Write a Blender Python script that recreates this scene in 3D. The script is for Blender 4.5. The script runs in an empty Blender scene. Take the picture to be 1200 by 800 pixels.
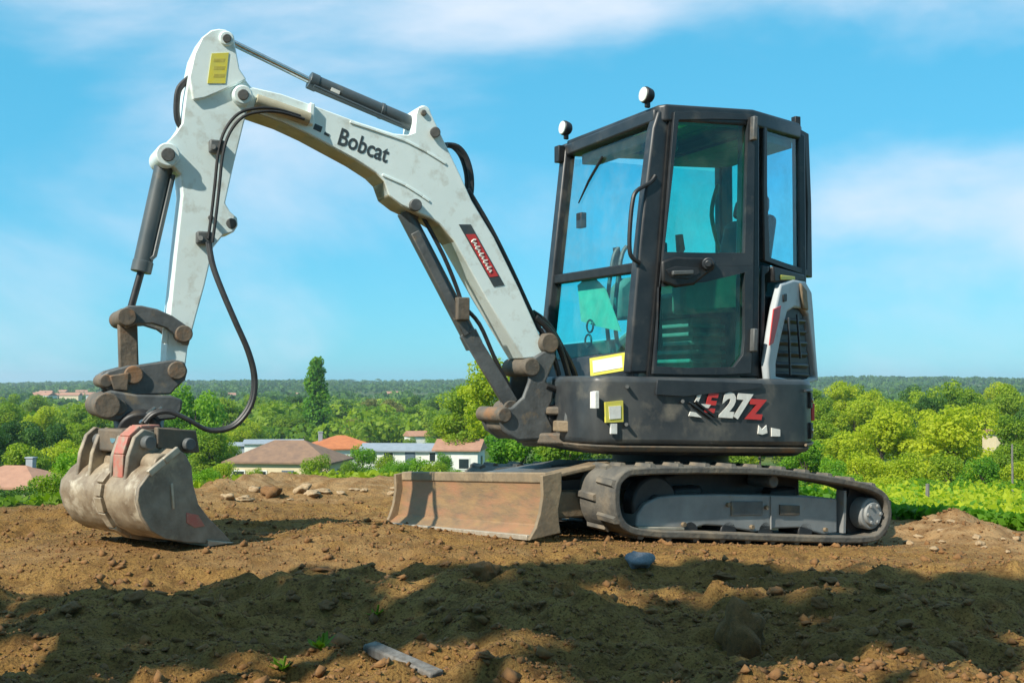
import bpy, bmesh, math, random
import numpy as np
from mathutils import Vector, Matrix
R = math.radians
rng = np.random.default_rng(7)
random.seed(7)
scene = bpy.context.scene
col = scene.collection

# ------------------------------------------------------------ camera, sky, sun, exposure
F = 1350.0; HZ = 450.0; EYE = 0.92
PIT = math.atan((HZ - 400) / F)
cam = bpy.data.cameras.new('camera'); co = bpy.data.objects.new('camera', cam); col.objects.link(co)
cam.sensor_width = 36.0; cam.lens = F / 1200 * 36
cam.clip_start = 0.05; cam.clip_end = 20000
co.location = (0, 0, EYE); co.rotation_euler = (math.pi / 2 + PIT, 0, 0)
scene.camera = co
SUN_AZ = 44.0; SUN_EL = 41.0            # degrees to the left of straight behind the camera, and height
sdir = Vector((-math.sin(R(SUN_AZ)) * math.cos(R(SUN_EL)), -math.cos(R(SUN_AZ)) * math.cos(R(SUN_EL)), math.sin(R(SUN_EL))))
sl = bpy.data.lights.new('sun', 'SUN'); so = bpy.data.objects.new('sun', sl); col.objects.link(so)
sl.energy = 5.0; sl.angle = R(0.6); sl.color = (1.0, 0.93, 0.80)
so.rotation_euler = sdir.to_track_quat('Z', 'Y').to_euler(); so.location = (-6, -6, 9)
world = bpy.data.worlds.new('World'); scene.world = world; world.use_nodes = True
nt = world.node_tree; nt.nodes.clear()
def N(t, kind, **kw):
    n = t.nodes.new(kind)
    for k, v in kw.items():
        if k in n.inputs.keys(): n.inputs[k].default_value = v
        else: setattr(n, k, v)
    return n
sky = N(nt, 'ShaderNodeTexSky', sky_type='NISHITA', sun_disc=False)
sky.sun_elevation = R(SUN_EL); sky.sun_rotation = math.atan2(sdir.x, sdir.y); sky.altitude = 150
sky.air_density = 1.0; sky.dust_density = 0.35; sky.ozone_density = 1.2
tint = N(nt, 'ShaderNodeMix', data_type='RGBA', blend_type='MULTIPLY'); tint.inputs[0].default_value = 1
tint.inputs[7].default_value = (0.58, 1.0, 1.12, 1)
nt.links.new(sky.outputs[0], tint.inputs[6])
flat = N(nt, 'ShaderNodeMix', data_type='RGBA'); flat.inputs[0].default_value = .6; flat.inputs[7].default_value = (.60, 4.5, 6.9, 1)   # hazy summer blue over the whole dome
nt.links.new(tint.outputs[2], flat.inputs[6])
tc = N(nt, 'ShaderNodeTexCoord')
mp = N(nt, 'ShaderNodeMapping'); mp.inputs['Scale'].default_value = (1.0, 1.0, 2.1); mp.inputs['Location'].default_value = (8.9, 24.1, 1.0)
nt.links.new(tc.outputs['Generated'], mp.inputs[0])
n1 = N(nt, 'ShaderNodeTexNoise'); n1.inputs['Scale'].default_value = 2.2; n1.inputs['Detail'].default_value = 7; n1.inputs['Roughness'].default_value = 0.52; n1.inputs['Distortion'].default_value = 0.35
nt.links.new(mp.outputs[0], n1.inputs['Vector'])
cr = N(nt, 'ShaderNodeValToRGB'); cr.color_ramp.elements[0].position = 0.42; cr.color_ramp.elements[1].position = 0.73
cr.color_ramp.interpolation = 'EASE'
nt.links.new(n1.outputs[0], cr.inputs[0])
cm = N(nt, 'ShaderNodeMix', data_type='RGBA'); cm.inputs[7].default_value = (6.2, 6.9, 7.9, 1)
nt.links.new(cr.outputs[0], cm.inputs[0]); nt.links.new(flat.outputs[2], cm.inputs[6])
bg = N(nt, 'ShaderNodeBackground'); bg.inputs['Strength'].default_value = 0.10
nt.links.new(cm.outputs[2], bg.inputs[0])
wo = N(nt, 'ShaderNodeOutputWorld'); nt.links.new(bg.outputs[0], wo.inputs[0])
scene.view_settings.view_transform = 'Standard'; scene.view_settings.look = 'None'
scene.view_settings.exposure = 0.42; scene.view_settings.gamma = 1.0; scene.view_settings.use_curve_mapping = False
scene.render.resolution_x = 1024; scene.render.resolution_y = 682
scene.render.engine = 'CYCLES'
scene.cycles.transparent_max_bounces = 24; scene.cycles.max_bounces = 8

# ------------------------------------------------------------ materials
def mat(name, c1, c2=None, scale=8.0, rough=0.6, metal=0.0, bump=0.0, bscale=60.0, lo=0.35, hi=0.65, c3=None, s3=3.0, lo3=.55, hi3=.7, spec=0.5, coat=0.0, stretch=None):
    m = bpy.data.materials.new(name); m.use_nodes = True; t = m.node_tree; b = t.nodes['Principled BSDF']
    b.inputs['Roughness'].default_value = rough; b.inputs['Metallic'].default_value = metal
    b.inputs['Specular IOR Level'].default_value = spec; b.inputs['Coat Weight'].default_value = coat
    b.inputs['Base Color'].default_value = (*c1, 1)
    tcn = N(t, 'ShaderNodeTexCoord'); vec = tcn.outputs['Object']
    if stretch:
        mpn = N(t, 'ShaderNodeMapping'); mpn.inputs['Scale'].default_value = stretch; t.links.new(vec, mpn.inputs[0]); vec = mpn.outputs[0]
    out = None
    def layer(prev, color, sc, a, z):
        n = N(t, 'ShaderNodeTexNoise'); n.inputs['Scale'].default_value = sc; n.inputs['Detail'].default_value = 8; n.inputs['Roughness'].default_value = .62
        t.links.new(vec, n.inputs['Vector'])
        r = N(t, 'ShaderNodeMapRange'); r.inputs[1].default_value = a; r.inputs[2].default_value = z
        t.links.new(n.outputs[0], r.inputs[0])
        mx = N(t, 'ShaderNodeMix', data_type='RGBA'); t.links.new(r.outputs[0], mx.inputs[0])
        mx.inputs[6].default_value = (*c1, 1); mx.inputs[7].default_value = (*color, 1)
        if prev is not None: t.links.new(prev, mx.inputs[6])
        return mx.outputs[2]
    if c2: out = layer(None, c2, scale, lo, hi)
    if c3: out = layer(out, c3, s3, lo3, hi3)
    if out is not None: t.links.new(out, b.inputs['Base Color'])
    if bump:
        n = N(t, 'ShaderNodeTexNoise'); n.inputs['Scale'].default_value = bscale; n.inputs['Detail'].default_value = 6
        t.links.new(vec, n.inputs['Vector'])
        bp = N(t, 'ShaderNodeBump'); bp.inputs['Strength'].default_value = bump; bp.inputs['Distance'].default_value = .02
        t.links.new(n.outputs[0], bp.inputs['Height']); t.links.new(bp.outputs[0], b.inputs['Normal'])
    return m
def glass(name, tintc, refl=1.0):
    m = bpy.data.materials.new(name); m.use_nodes = True; t = m.node_tree; t.nodes.clear()
    tr = N(t, 'ShaderNodeBsdfTransparent'); tr.inputs[0].default_value = (*tintc, 1)
    gl = N(t, 'ShaderNodeBsdfGlossy'); gl.inputs['Roughness'].default_value = 0.01; gl.inputs[0].default_value = (refl, refl, refl, 1)
    fr = N(t, 'ShaderNodeFresnel'); fr.inputs[0].default_value = 1.5
    ge = N(t, 'ShaderNodeNewGeometry'); fm = N(t, 'ShaderNodeMath', operation='SUBTRACT'); fm.inputs[0].default_value = 1.0; t.links.new(ge.outputs['Backfacing'], fm.inputs[1])
    ff = N(t, 'ShaderNodeMath', operation='MULTIPLY'); t.links.new(fr.outputs[0], ff.inputs[0]); t.links.new(fm.outputs[0], ff.inputs[1])   # a thin pane mirrors on its outer face only
    mx = N(t, 'ShaderNodeMixShader'); t.links.new(ff.outputs[0], mx.inputs[0]); t.links.new(tr.outputs[0], mx.inputs[1]); t.links.new(gl.outputs[0], mx.inputs[2])
    tcn = N(t, 'ShaderNodeTexCoord'); ns = N(t, 'ShaderNodeTexNoise'); ns.inputs['Scale'].default_value = 5; ns.inputs['Detail'].default_value = 9; ns.inputs['Roughness'].default_value = .7; t.links.new(tcn.outputs['Object'], ns.inputs['Vector'])
    mr = N(t, 'ShaderNodeMapRange'); mr.inputs[1].default_value = .42; mr.inputs[2].default_value = .75; mr.inputs[4].default_value = .09; t.links.new(ns.outputs[0], mr.inputs[0])
    du = N(t, 'ShaderNodeBsdfDiffuse'); du.inputs[0].default_value = (.42, .38, .30, 1); m2 = N(t, 'ShaderNodeMixShader'); t.links.new(mr.outputs[0], m2.inputs[0]); t.links.new(mx.outputs[0], m2.inputs[1]); t.links.new(du.outputs[0], m2.inputs[2])   # dust film
    o = N(t, 'ShaderNodeOutputMaterial'); t.links.new(m2.outputs[0], o.inputs[0])
    return m
def leafmat(name, a, b, trans=0.35, var=0.5, trc=1.5):
    m = bpy.data.materials.new(name); m.use_nodes = True; t = m.node_tree; t.nodes.clear()
    at = N(t, 'ShaderNodeAttribute', attribute_name='tint')
    oi = N(t, 'ShaderNodeObjectInfo')
    ad = N(t, 'ShaderNodeMath', operation='MULTIPLY_ADD'); ad.inputs[1].default_value = var; t.links.new(oi.outputs['Random'], ad.inputs[0]); t.links.new(at.outputs['Fac'], ad.inputs[2])
    sb = N(t, 'ShaderNodeMath', operation='SUBTRACT'); sb.inputs[1].default_value = var / 2; sb.use_clamp = True; t.links.new(ad.outputs[0], sb.inputs[0])
    mx = N(t, 'ShaderNodeMix', data_type='RGBA'); mx.inputs[6].default_value = (*a, 1); mx.inputs[7].default_value = (*b, 1); t.links.new(sb.outputs[0], mx.inputs[0])
    d = N(t, 'ShaderNodeBsdfPrincipled'); d.inputs['Roughness'].default_value = .6; d.inputs['Specular IOR Level'].default_value = .25
    tl = N(t, 'ShaderNodeBsdfTranslucent')
    br = N(t, 'ShaderNodeMix', data_type='RGBA', blend_type='MULTIPLY'); br.inputs[0].default_value = 1; br.inputs[7].default_value = (trc, trc, .6, 1)
    t.links.new(mx.outputs[2], d.inputs['Base Color']); t.links.new(mx.outputs[2], br.inputs[6]); t.links.new(br.outputs[2], tl.inputs[0])
    ms = N(t, 'ShaderNodeMixShader'); ms.inputs[0].default_value = trans; t.links.new(d.outputs[0], ms.inputs[1]); t.links.new(tl.outputs[0], ms.inputs[2])
    o = N(t, 'ShaderNodeOutputMaterial'); t.links.new(ms.outputs[0], o.inputs[0])
    return m
M = {}
M['white'] = mat('white_paint', (.78, .88, .86), (.70, .81, .80), 2.2, .34, bump=.03, bscale=25, c3=(.38, .34, .25), s3=11, lo3=.54, hi3=.88)
M['cover'] = mat('shaded_white_cover_paint', (.42, .46, .48), (.34, .37, .39), 4, .4, c3=(.2, .18, .15), s3=8, lo3=.6, hi3=.8)  # white cover paint greyed down; its shade is put into the colour
M['ink'] = mat('faded_sticker_print', (.42, .36, .06), (.55, .48, .10), 60, .5)
M['under'] = mat('beige_boom_paint', (.46, .42, .30), (.34, .29, .19), 5, .55, c3=(.28, .24, .17), s3=12, lo3=.55, hi3=.75)  # beige, darker than the white paint of the boom sides
M['black'] = mat('black_paint', (.018, .022, .028), (.045, .046, .045), 4, .38, bump=.03, bscale=18, c3=(.11, .10, .085), s3=7, lo3=.6, hi3=.85)
M['body'] = mat('dusty_dark_grey_paint', (.028, .033, .038), (.075, .078, .076), 3, .42, bump=.05, bscale=14, c3=(.17, .155, .125), s3=5, lo3=.56, hi3=.8)
M['pillar'] = mat('dark_grey_cab_paint', (.016, .021, .027), (.036, .041, .046), 6, .42, c3=(.11, .10, .085), s3=9, lo3=.56, hi3=.85)
M['trim'] = mat('black_rubber_trim', (.008, .009, .011), (.02, .02, .02), 20, .5)
M['interior'] = mat('dark_cab_lining', (.16, .185, .165), (.24, .25, .22), 10, .7)
M['rubber'] = mat('dusty_track_rubber', (.075, .072, .066), (.15, .135, .11), 9, .85, bump=.25, bscale=40, c3=(.26, .205, .14), s3=4, lo3=.52, hi3=.72)
M['frame'] = mat('dusty_grey_steel', (.28, .29, .285), (.20, .205, .205), 5, .55, bump=.06, bscale=30, c3=(.25, .19, .11), s3=7, lo3=.60, hi3=.74)
M['dark'] = mat('dark_greasy_steel', (.014, .016, .02), (.03, .03, .03), 12, .5, c3=(.08, .06, .04), s3=9, lo3=.6, hi3=.75)
M['rust'] = mat('muddy_rusted_steel', (.17, .13, .09), (.085, .078, .066), 9, .75, bump=.25, bscale=35, c3=(.25, .13, .06), s3=6, lo3=.55, hi3=.68)
M['steel'] = mat('worn_grey_steel', (.13, .138, .138), (.075, .08, .08), 9, .55, .1, bump=.15, bscale=35, c3=(.24, .18, .11), s3=8, lo3=.57, hi3=.7)
M['bucket'] = mat('scraped_bucket_steel', (.38, .31, .22), (.18, .130, .085), 9, .5, .1, bump=.18, bscale=28, c3=(.60, .53, .41), s3=7, lo3=.52, hi3=.66)
M['bucketside'] = mat('shaded_bucket_plate_steel', (.30, .26, .205), (.17, .135, .10), 9, .6, .1, bump=.18, bscale=28, c3=(.46, .38, .26), s3=6, lo3=.54, hi3=.70)  # darker copy of the bucket steel, colouring in the side plates' shade
M['blade'] = mat('worn_blade_steel', (.31, .19, .085), (.18, .12, .07), 7, .55, .1, bump=.12, bscale=30, c3=(.33, .165, .085), s3=3, lo3=.45, hi3=.62, stretch=(1, 1, 4))
M['bladeplate'] = mat('muddy_blade_plate', (.26, .19, .115), (.17, .13, .085), 8, .7, bump=.2, bscale=30, c3=(.34, .25, .15), s3=7, lo3=.55, hi3=.7)
M['bright'] = mat('worn_and_sunlit_edge', (.55, .48, .38), (.38, .32, .24), 20, .45, .4)  # worn edges; also colours in the sunlit frame lip and bucket rim
M['red'] = mat('faded_red_paint', (.46, .13, .10), (.40, .19, .14), 14, .5, c3=(.34, .28, .21), s3=16, lo3=.46, hi3=.62)
M['decal_red'] = mat('red_decal', (.60, .035, .03), (.5, .05, .05), 20, .4)
M['decal_dark'] = mat('dark_decal', (.035, .05, .06), (.06, .07, .07), 20, .45)
M['decal_white'] = mat('white_decal', (.80, .80, .74), (.66, .65, .60), 30, .45)
M['decal_yellow'] = mat('yellow_decal', (.72, .62, .06), (.62, .58, .12), 30, .45)
M['chrome'] = mat('chromed_rod', (.62, .62, .60), (.5, .5, .48), 30, .16, .95)
M['cyl'] = mat('grey_cylinder_paint', (.055, .075, .085), (.085, .10, .105), 6, .4, c3=(.17, .15, .11), s3=10, lo3=.6, hi3=.8)
M['hose'] = mat('black_hose', (.014, .015, .017), (.03, .03, .03), 30, .5)
M['lamp'] = mat('lamp_lens', (.75, .80, .74), (.6, .66, .62), 30, .15)
M['orange'] = mat('orange_plastic', (.75, .16, .03), (.6, .14, .04), 20, .4)
M['papyrus'] = mat('pale_paper', (.52, .49, .38), (.40, .38, .3), 12, .8)
M['glass_door'] = glass('teal_tinted_glass', (.42, .93, .82))
M['glass_low'] = glass('lower_teal_glass', (.50, .95, .93))
M['glass_clear'] = glass('clear_glass', (.88, .97, .97))
M['glass_side'] = glass('blue_tinted_glass', (.62, .92, .97))
M['glass_roof'] = glass('green_roof_glass', (.03, .20, .05))
M['clod'] = mat('dry_clod_earth', (.25, .125, .042), (.15, .075, .028), 9, .95, bump=.5, bscale=30)
M['stone'] = mat('pale_stone', (.46, .34, .20), (.30, .20, .11), 5, .9, bump=.4, bscale=20)
M['bluestone'] = mat('blue_grey_stone', (.22, .24, .27), (.14, .155, .18), 7, .85, bump=.3, bscale=20)
M['wood'] = mat('weathered_pale_wood', (.20, .19, .175), (.11, .095, .08), 6, .8, bump=.3, bscale=30, stretch=(8, 8, 1))
M['bark'] = mat('bark', (.11, .085, .06), (.06, .05, .035), 5, .9, bump=.5, bscale=14)

# ------------------------------------------------------------ mesh helpers
class MB:
    def __init__(s): s.v = []; s.f = []
    def add(s, vs, fs):
        o = len(s.v); s.v += [tuple(p) for p in vs]; s.f += [tuple(i + o for i in f) for f in fs]
    def prism(s, A, B):                       # two rings of points with equal counts
        n = len(A)
        s.add(list(A) + list(B), [tuple(range(n)), tuple(range(2 * n - 1, n - 1, -1))] + [(i, i + n, (i + 1) % n + n, (i + 1) % n) for i in range(n)])
    def ring(s, O0, I0, O1, I1):              # frame: outer/inner loops, front and back
        n = len(O0); fs = []
        for i in range(n):
            j = (i + 1) % n
            fs += [(i, j, n + j, n + i), (2 * n + j, 2 * n + i, 3 * n + i, 3 * n + j), (j, i, 2 * n + i, 2 * n + j), (n + i, n + j, 3 * n + j, 3 * n + i)]
        s.add(list(O0) + list(I0) + list(O1) + list(I1), fs)
    def bar(s, p, q, w, d, nrm):              # box from p to q, w across, d along nrm
        p, q, nrm = Vector(p), Vector(q), Vector(nrm).normalized()
        t = (q - p).normalized(); x = t.cross(nrm).normalized() * w / 2; y = nrm * d / 2
        s.prism([p + x + y, p - x + y, p - x - y, p + x - y], [q + x + y, q - x + y, q - x - y, q + x - y])
    def box(s, c, ax, ay, az):                # centre and three half-extent vectors
        c, ax, ay, az = Vector(c), Vector(ax), Vector(ay), Vector(az)
        s.prism([c - ax - ay - az, c + ax - ay - az, c + ax + ay - az, c - ax + ay - az], [c - ax - ay + az, c + ax - ay + az, c + ax + ay + az, c - ax + ay + az])
    def tube(s, pts, r, n=10, cap=True):
        pts = [Vector(p) for p in pts]; m = len(pts); rs = r if isinstance(r, (list, tuple)) else [r] * m
        t0 = (pts[1] - pts[0]).normalized(); u = t0.orthogonal().normalized(); vs = []
        for i, p in enumerate(pts):
            t = (pts[min(i + 1, m - 1)] - pts[max(i - 1, 0)]).normalized()
            u = (u - t * u.dot(t)).normalized(); w = t.cross(u)
            vs += [p + (u * math.cos(2 * math.pi * k / n) + w * math.sin(2 * math.pi * k / n)) * rs[i] for k in range(n)]
        fs = [(i * n + k, i * n + (k + 1) % n, (i + 1) * n + (k + 1) % n, (i + 1) * n + k) for i in range(m - 1) for k in range(n)]
        if cap: fs += [tuple(range(n - 1, -1, -1)), tuple(range((m - 1) * n, m * n))]
        s.add(vs, fs)
    def cyl(s, p, q, r, n=20): s.tube([p, q], r, n)
    def build(s, name, m, parent=None, bevel=0.0, smooth=True, seg=2, ang=35):
        o0 = Vector(parent['o']) if parent is not None and 'o' in parent else Vector((0, 0, 0))
        me = bpy.data.meshes.new(name); me.from_pydata([Vector(v) - o0 for v in s.v], [], s.f)
        bm = bmesh.new(); bm.from_mesh(me); bmesh.ops.recalc_face_normals(bm, faces=bm.faces); bm.to_mesh(me); bm.free()
        o = bpy.data.objects.new(name, me); col.objects.link(o)
        me.materials.append(m if not isinstance(m, str) else M[m])
        if parent is not None: o.parent = parent; o['o'] = list(o0)
        if bevel:
            b = o.modifiers.new('bevel', 'BEVEL'); b.width = bevel; b.segments = seg; b.limit_method = 'ANGLE'; b.angle_limit = R(ang); b.harden_normals = False
        if smooth:
            me.polygons.foreach_set('use_smooth', [True] * len(me.polygons)); me.set_sharp_from_angle(angle=R(40))
        return o
def spline(pts, k=6, closed=False):
    P = [Vector(p) for p in pts]; n = len(P); out = []
    rngi = range(n if closed else n - 1)
    for i in rngi:
        p0 = P[(i - 1) % n] if closed else P[max(i - 1, 0)]; p1 = P[i]; p2 = P[(i + 1) % n]; p3 = P[(i + 2) % n] if closed else P[min(i + 2, n - 1)]
        for j in range(k):
            t = j / k
            out.append(0.5 * ((2 * p1) + (p2 - p0) * t + (2 * p0 - 5 * p1 + 4 * p2 - p3) * t * t + (3 * p1 - p0 - 3 * p2 + p3) * t ** 3))
    if not closed: out.append(P[-1])
    return out
def tag(o, label, cat, group=None, kind=None):
    if label: o['label'] = label
    if cat: o['category'] = cat
    if group: o['group'] = group
    if kind: o['kind'] = kind
    return o
def empty(name, loc):
    o = bpy.data.objects.new(name, None); o.empty_display_size = .2; col.objects.link(o); o.location = loc; o['o'] = list(loc); return o
def ray(px, py):
    cx, cy = (px - 600) / F, (400 - py) / F; c, s = math.cos(PIT), math.sin(PIT)
    return Vector((cx, c - cy * s, s + cy * c))
class FR:                                     # upright frame: s along heading, n to its left, z up
    def __init__(f, ox, oy, yaw):
        f.o = Vector((ox, oy, 0)); f.s = Vector((-math.cos(yaw), -math.sin(yaw), 0)); f.n = Vector((math.sin(yaw), -math.cos(yaw), 0))
    def P(f, s, n, z): return f.o + f.s * s + f.n * n + Vector((0, 0, z))
    def pix(f, px, py, n):                    # photo point -> (s, z) on the plane n
        d = ray(px, py); e = Vector((0, 0, EYE)); t = ((f.o + f.n * n - e).dot(f.n)) / d.dot(f.n)
        p = e + d * t; return ((p - f.o).dot(f.s), p.z)
    def tr(f, pts, n): return [f.pix(x, y, n) for x, y in pts]
    def ext(f, mb, pz, n0, n1): mb.prism([f.P(s, n0, z) for s, z in pz], [f.P(s, n1, z) for s, z in pz])
    def w(f, px, py, n): s, z = f.pix(px, py, n); return f.P(s, n, z)
CX, CY = .93, 6.8
T = FR(CX, CY, .555)                          # undercarriage
U = FR(CX, CY, .457)                          # upper structure and boom

# ------------------------------------------------------------ terrain
def h2(xi, yi, seed):
    h = (xi.astype(np.int64) * 374761393 + yi.astype(np.int64) * 668265263 + seed * 982451653) & 0xffffffff
    h = ((h ^ (h >> 13)) * 1274126177) & 0xffffffff
    return ((h ^ (h >> 16)) & 0xffff) / 65535.0
def vn(x, y, seed=0):
    x = np.asarray(x, float); y = np.asarray(y, float); xi = np.floor(x); yi = np.floor(y); fx = x - xi; fy = y - yi
    fx = fx * fx * (3 - 2 * fx); fy = fy * fy * (3 - 2 * fy)
    a = h2(xi, yi, seed); b = h2(xi + 1, yi, seed); c = h2(xi, yi + 1, seed); d = h2(xi + 1, yi + 1, seed)
    return (a + (b - a) * fx) * (1 - fy) + (c + (d - c) * fx) * fy - .5
def fbm(x, y, seed=0, o=4): return sum(vn(x * 2 ** i + 17 * i, y * 2 ** i - 9 * i, seed + i) * .5 ** i for i in range(o))
def sst(a, b, x): t = np.clip((x - a) / (b - a), 0, 1); return t * t * (3 - 2 * t)
def smax(a, b, k): h = np.clip(.5 + .5 * (a - b) / k, 0, 1); return b + (a - b) * h + k * h * (1 - h)
EA = [-180, -60, -30, -26, -20.7, -16, -11, -5, 6, 14, 18.5, 24, 30, 60, 180]
ER = [22, 14, 6.9, 6.7, 7.4, 9.0, 10.2, 10.2, 10.0, 9.4, 8.4, 7.9, 8.5, 14, 22]
def edge_r(x, y): return np.interp(np.degrees(np.arctan2(x, y)), EA, ER)
def H(x, y, detail=True):
    x = np.asarray(x, float); y = np.asarray(y, float); r = np.hypot(x, y)
    u = (x - CX) * T.s.x + (y - CY) * T.s.y; v = (x - CX) * T.n.x + (y - CY) * T.n.y
    z = .03 + .088 * u + .052 * v
    z = -smax(-z, -(.205 + 0 * z), .06)                      # level off towards the camera and the bucket
    fl = np.interp(np.degrees(np.arctan2(x, y)), [-30, -14, 0, 16, 30], [.10, .075, .05, -.04, -.06])
    z = smax(z, fl, .06)
    mach = np.clip(1 - sst(.0, .35, np.maximum(np.abs(u - .2) - 1.3, np.abs(v) - .85)), 0, 1)
    buck = 1 - sst(.35, .8, np.hypot(x + 1.62, y - 5.2))
    calm = 1 - .93 * np.maximum(mach, buck)
    e = edge_r(x, y); out = r - e
    near = 1 - sst(0, 3, out)
    if detail is not False:
        fore = 1 - sst(4.3, 5.2, y + .12 * np.abs(x - .5))
        z = z + calm * near * (.07 * fbm(x * .9, y * 1.5, 3, 3) + .035 * fbm(x * 4, y * 5.5, 11, 3) + .034 * fbm(x * 13, y * 15, 21, 3))
        z = z + calm * near * fore * (.13 * fbm(x * 1.6, y * 3.0, 31, 4) + .075 * np.maximum(0, fbm(x * 5, y * 6, 41, 4)) + .02 * fbm(x * 22, y * 24, 47, 2) - .02)
        z = z - calm * near * .05 * np.exp(-((y + .05 * x - 4.45 + .1 * vn(x * 2, y * 0, 5)) / .13) ** 2)
    # rubble ridges along the far edge
    a = np.degrees(np.arctan2(x, y))
    rid = np.exp(-(out / .55 + .9) ** 2)
    z = z + rid * np.interp(a, [-22, -17, -13, -10, -6, -2, 15, 19, 21, 24, 30], [0, .03, .10, .06, .05, .02, .02, .05, .13, .06, .02]) * (1 + 1.2 * fbm(x * 3, y * 3, 51, 3))
    # hillside down to the valley, far hills
    d = np.maximum(out, 0)
    steep = np.interp(a, [-40, -22, -15, 0, 14, 20, 40], [.16, .16, .13, .13, .125, .118, .118])
    drop = steep * d * sst(0, 1.5, d) * .9 + .05 * d * 0
    lim = 20.5
    drop = lim * (1 - np.exp(-drop / lim * 1.05))
    z = z - drop
    roll = sst(30, 300, r) * 1.6 * fbm(x / 90, y / 90, 61, 2) + sst(500, 1500, r) * 9 * fbm(x / 500, y / 700, 71, 3)
    far = np.interp(a, [-40, -26, -12, 0, 14, 20, 26, 40], [-8, -10, -3, -1, 3, 6, 0, 0])
    z = z + roll + sst(900, 3200, r) * (20.5 + far)
    return z
def hz(x, y): return float(H(np.array([x]), np.array([y]))[0])
def hs(x, y): return float(H(np.array([x]), np.array([y]), False)[0])
ang = np.concatenate([np.arange(-180, -44, 8.0), np.arange(-44, 44, .26), np.arange(44, 180, 8.0)])
rad = np.concatenate([[.01, .3, .7, 1.1], np.exp(np.arange(math.log(1.5), math.log(11.5), .0053)), np.exp(np.arange(math.log(11.6), math.log(9000), .035))])
A_, R_ = np.meshgrid(np.radians(ang), rad)
gx = R_ * np.sin(A_); gy = R_ * np.cos(A_); gz = H(gx, gy)
na, nr = len(ang), len(rad)
idx = np.arange(na * nr).reshape(nr, na)
q = np.stack([idx[:-1], np.roll(idx, -1, 1)[:-1], np.roll(idx, -1, 1)[1:], idx[1:]], -1).reshape(-1, 4)
def npmesh(name, V, Q, smooth=False):
    me = bpy.data.meshes.new(name); k = Q.shape[1]
    me.vertices.add(len(V)); me.vertices.foreach_set('co', np.asarray(V, np.float32).ravel())
    me.loops.add(Q.size); me.loops.foreach_set('vertex_index', Q.astype(np.int32).ravel())
    me.polygons.add(len(Q)); me.polygons.foreach_set('loop_start', np.arange(0, Q.size, k, dtype=np.int32))
    if smooth: me.polygons.foreach_set('use_smooth', np.ones(len(Q), bool))
    me.update(); me.validate(); return me
gme = npmesh('ground', np.stack([gx, gy, gz], -1).reshape(-1, 3), q, True)
gout = (R_ - edge_r(gx, gy))
at = gme.attributes.new('soil', 'FLOAT', 'POINT'); at.data.foreach_set('value', (1 - sst(-.1, .7, gout + .8 * fbm(gx * 2, gy * 2, 81, 3))).astype(np.float32).ravel())
aa = np.degrees(A_)
pl = np.exp(-(gout / .8 + .8) ** 2) * np.interp(aa, [-22, -17, -13, -3, 10, 17, 20, 30], [0, .2, .9, .7, .3, .8, 1, 1]) + .35 * sst(.12, .3, fbm(gx * 1.3, gy * 2, 91, 3)) * (gy > 4.6)
at = gme.attributes.new('pale', 'FLOAT', 'POINT'); at.data.foreach_set('value', np.clip(pl, 0, 1).astype(np.float32).ravel())
def ground_mat():
    m = bpy.data.materials.new('ground'); m.use_nodes = True; t = m.node_tree; b = t.nodes['Principled BSDF']; b.inputs['Roughness'].default_value = .95; b.inputs['Specular IOR Level'].default_value = .15
    tcn = N(t, 'ShaderNodeTexCoord')
    def noise(sc, d=8, r=.6):
        n = N(t, 'ShaderNodeTexNoise'); n.inputs['Scale'].default_value = sc; n.inputs['Detail'].default_value = d; n.inputs['Roughness'].default_value = r; t.links.new(tcn.outputs['Object'], n.inputs['Vector']); return n.outputs[0]
    def mix(f, a, b_):
        x = N(t, 'ShaderNodeMix', data_type='RGBA'); t.links.new(f, x.inputs[0])
        for i, c in ((6, a), (7, b_)):
            if isinstance(c, tuple): x.inputs[i].default_value = (*c, 1)
            else: t.links.new(c, x.inputs[i])
        return x.outputs[2]
    def rampf(f, a, z):
        r = N(t, 'ShaderNodeMapRange'); r.inputs[1].default_value = a; r.inputs[2].default_value = z; t.links.new(f, r.inputs[0]); return r.outputs[0]
    soil = mix(rampf(noise(1.7), .35, .65), (.30, .165, .048), (.41, .24, .078))
    soil = mix(rampf(noise(14), .46, .70), soil, (.15, .078, .027))
    soil = mix(rampf(noise(120, 4), .50, .66), soil, (.13, .066, .023))
    soil = mix(rampf(noise(45, 4), .60, .72), soil, (.36, .21, .09))
    pa = N(t, 'ShaderNodeAttribute', attribute_name='pale')
    soil = mix(pa.outputs['Fac'], soil, mix(rampf(noise(9), .4, .6), (.46, .29, .14), (.28, .155, .065)))
    gr = mix(rampf(noise(.02, 6), .42, .58), (.060, .105, .018), (.125, .15, .03))
    gr = mix(rampf(noise(.35, 8), .45, .7), gr, (.04, .075, .015))
    sa = N(t, 'ShaderNodeAttribute', attribute_name='soil')
    t.links.new(mix(sa.outputs['Fac'], gr, soil), b.inputs['Base Color'])
    bp = N(t, 'ShaderNodeBump'); bp.inputs['Strength'].default_value = 1.0; bp.inputs['Distance'].default_value = .035
    t.links.new(noise(38, 8, .7), bp.inputs['Height']); t.links.new(bp.outputs[0], b.inputs['Normal'])
    return m
ground = bpy.data.objects.new('ground', gme); col.objects.link(ground); gme.materials.append(ground_mat()); tag(ground, 'brown bare earth knoll falling away to a green valley', None, kind='structure')
# ------------------------------------------------------------ excavator
EX = empty('excavator', (CX, CY, hs(CX, CY)))
tag(EX, 'compact tracked excavator with white boom and black cab standing on bare earth', 'excavator')
def part(name, m, parent=EX, bevel=0.0, fn=None, **k):
    b = MB(); fn(b); return b.build(name, m, parent, bevel, **k)
UPZ = Vector((0, 0, 1))
ROLL = .052
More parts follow.
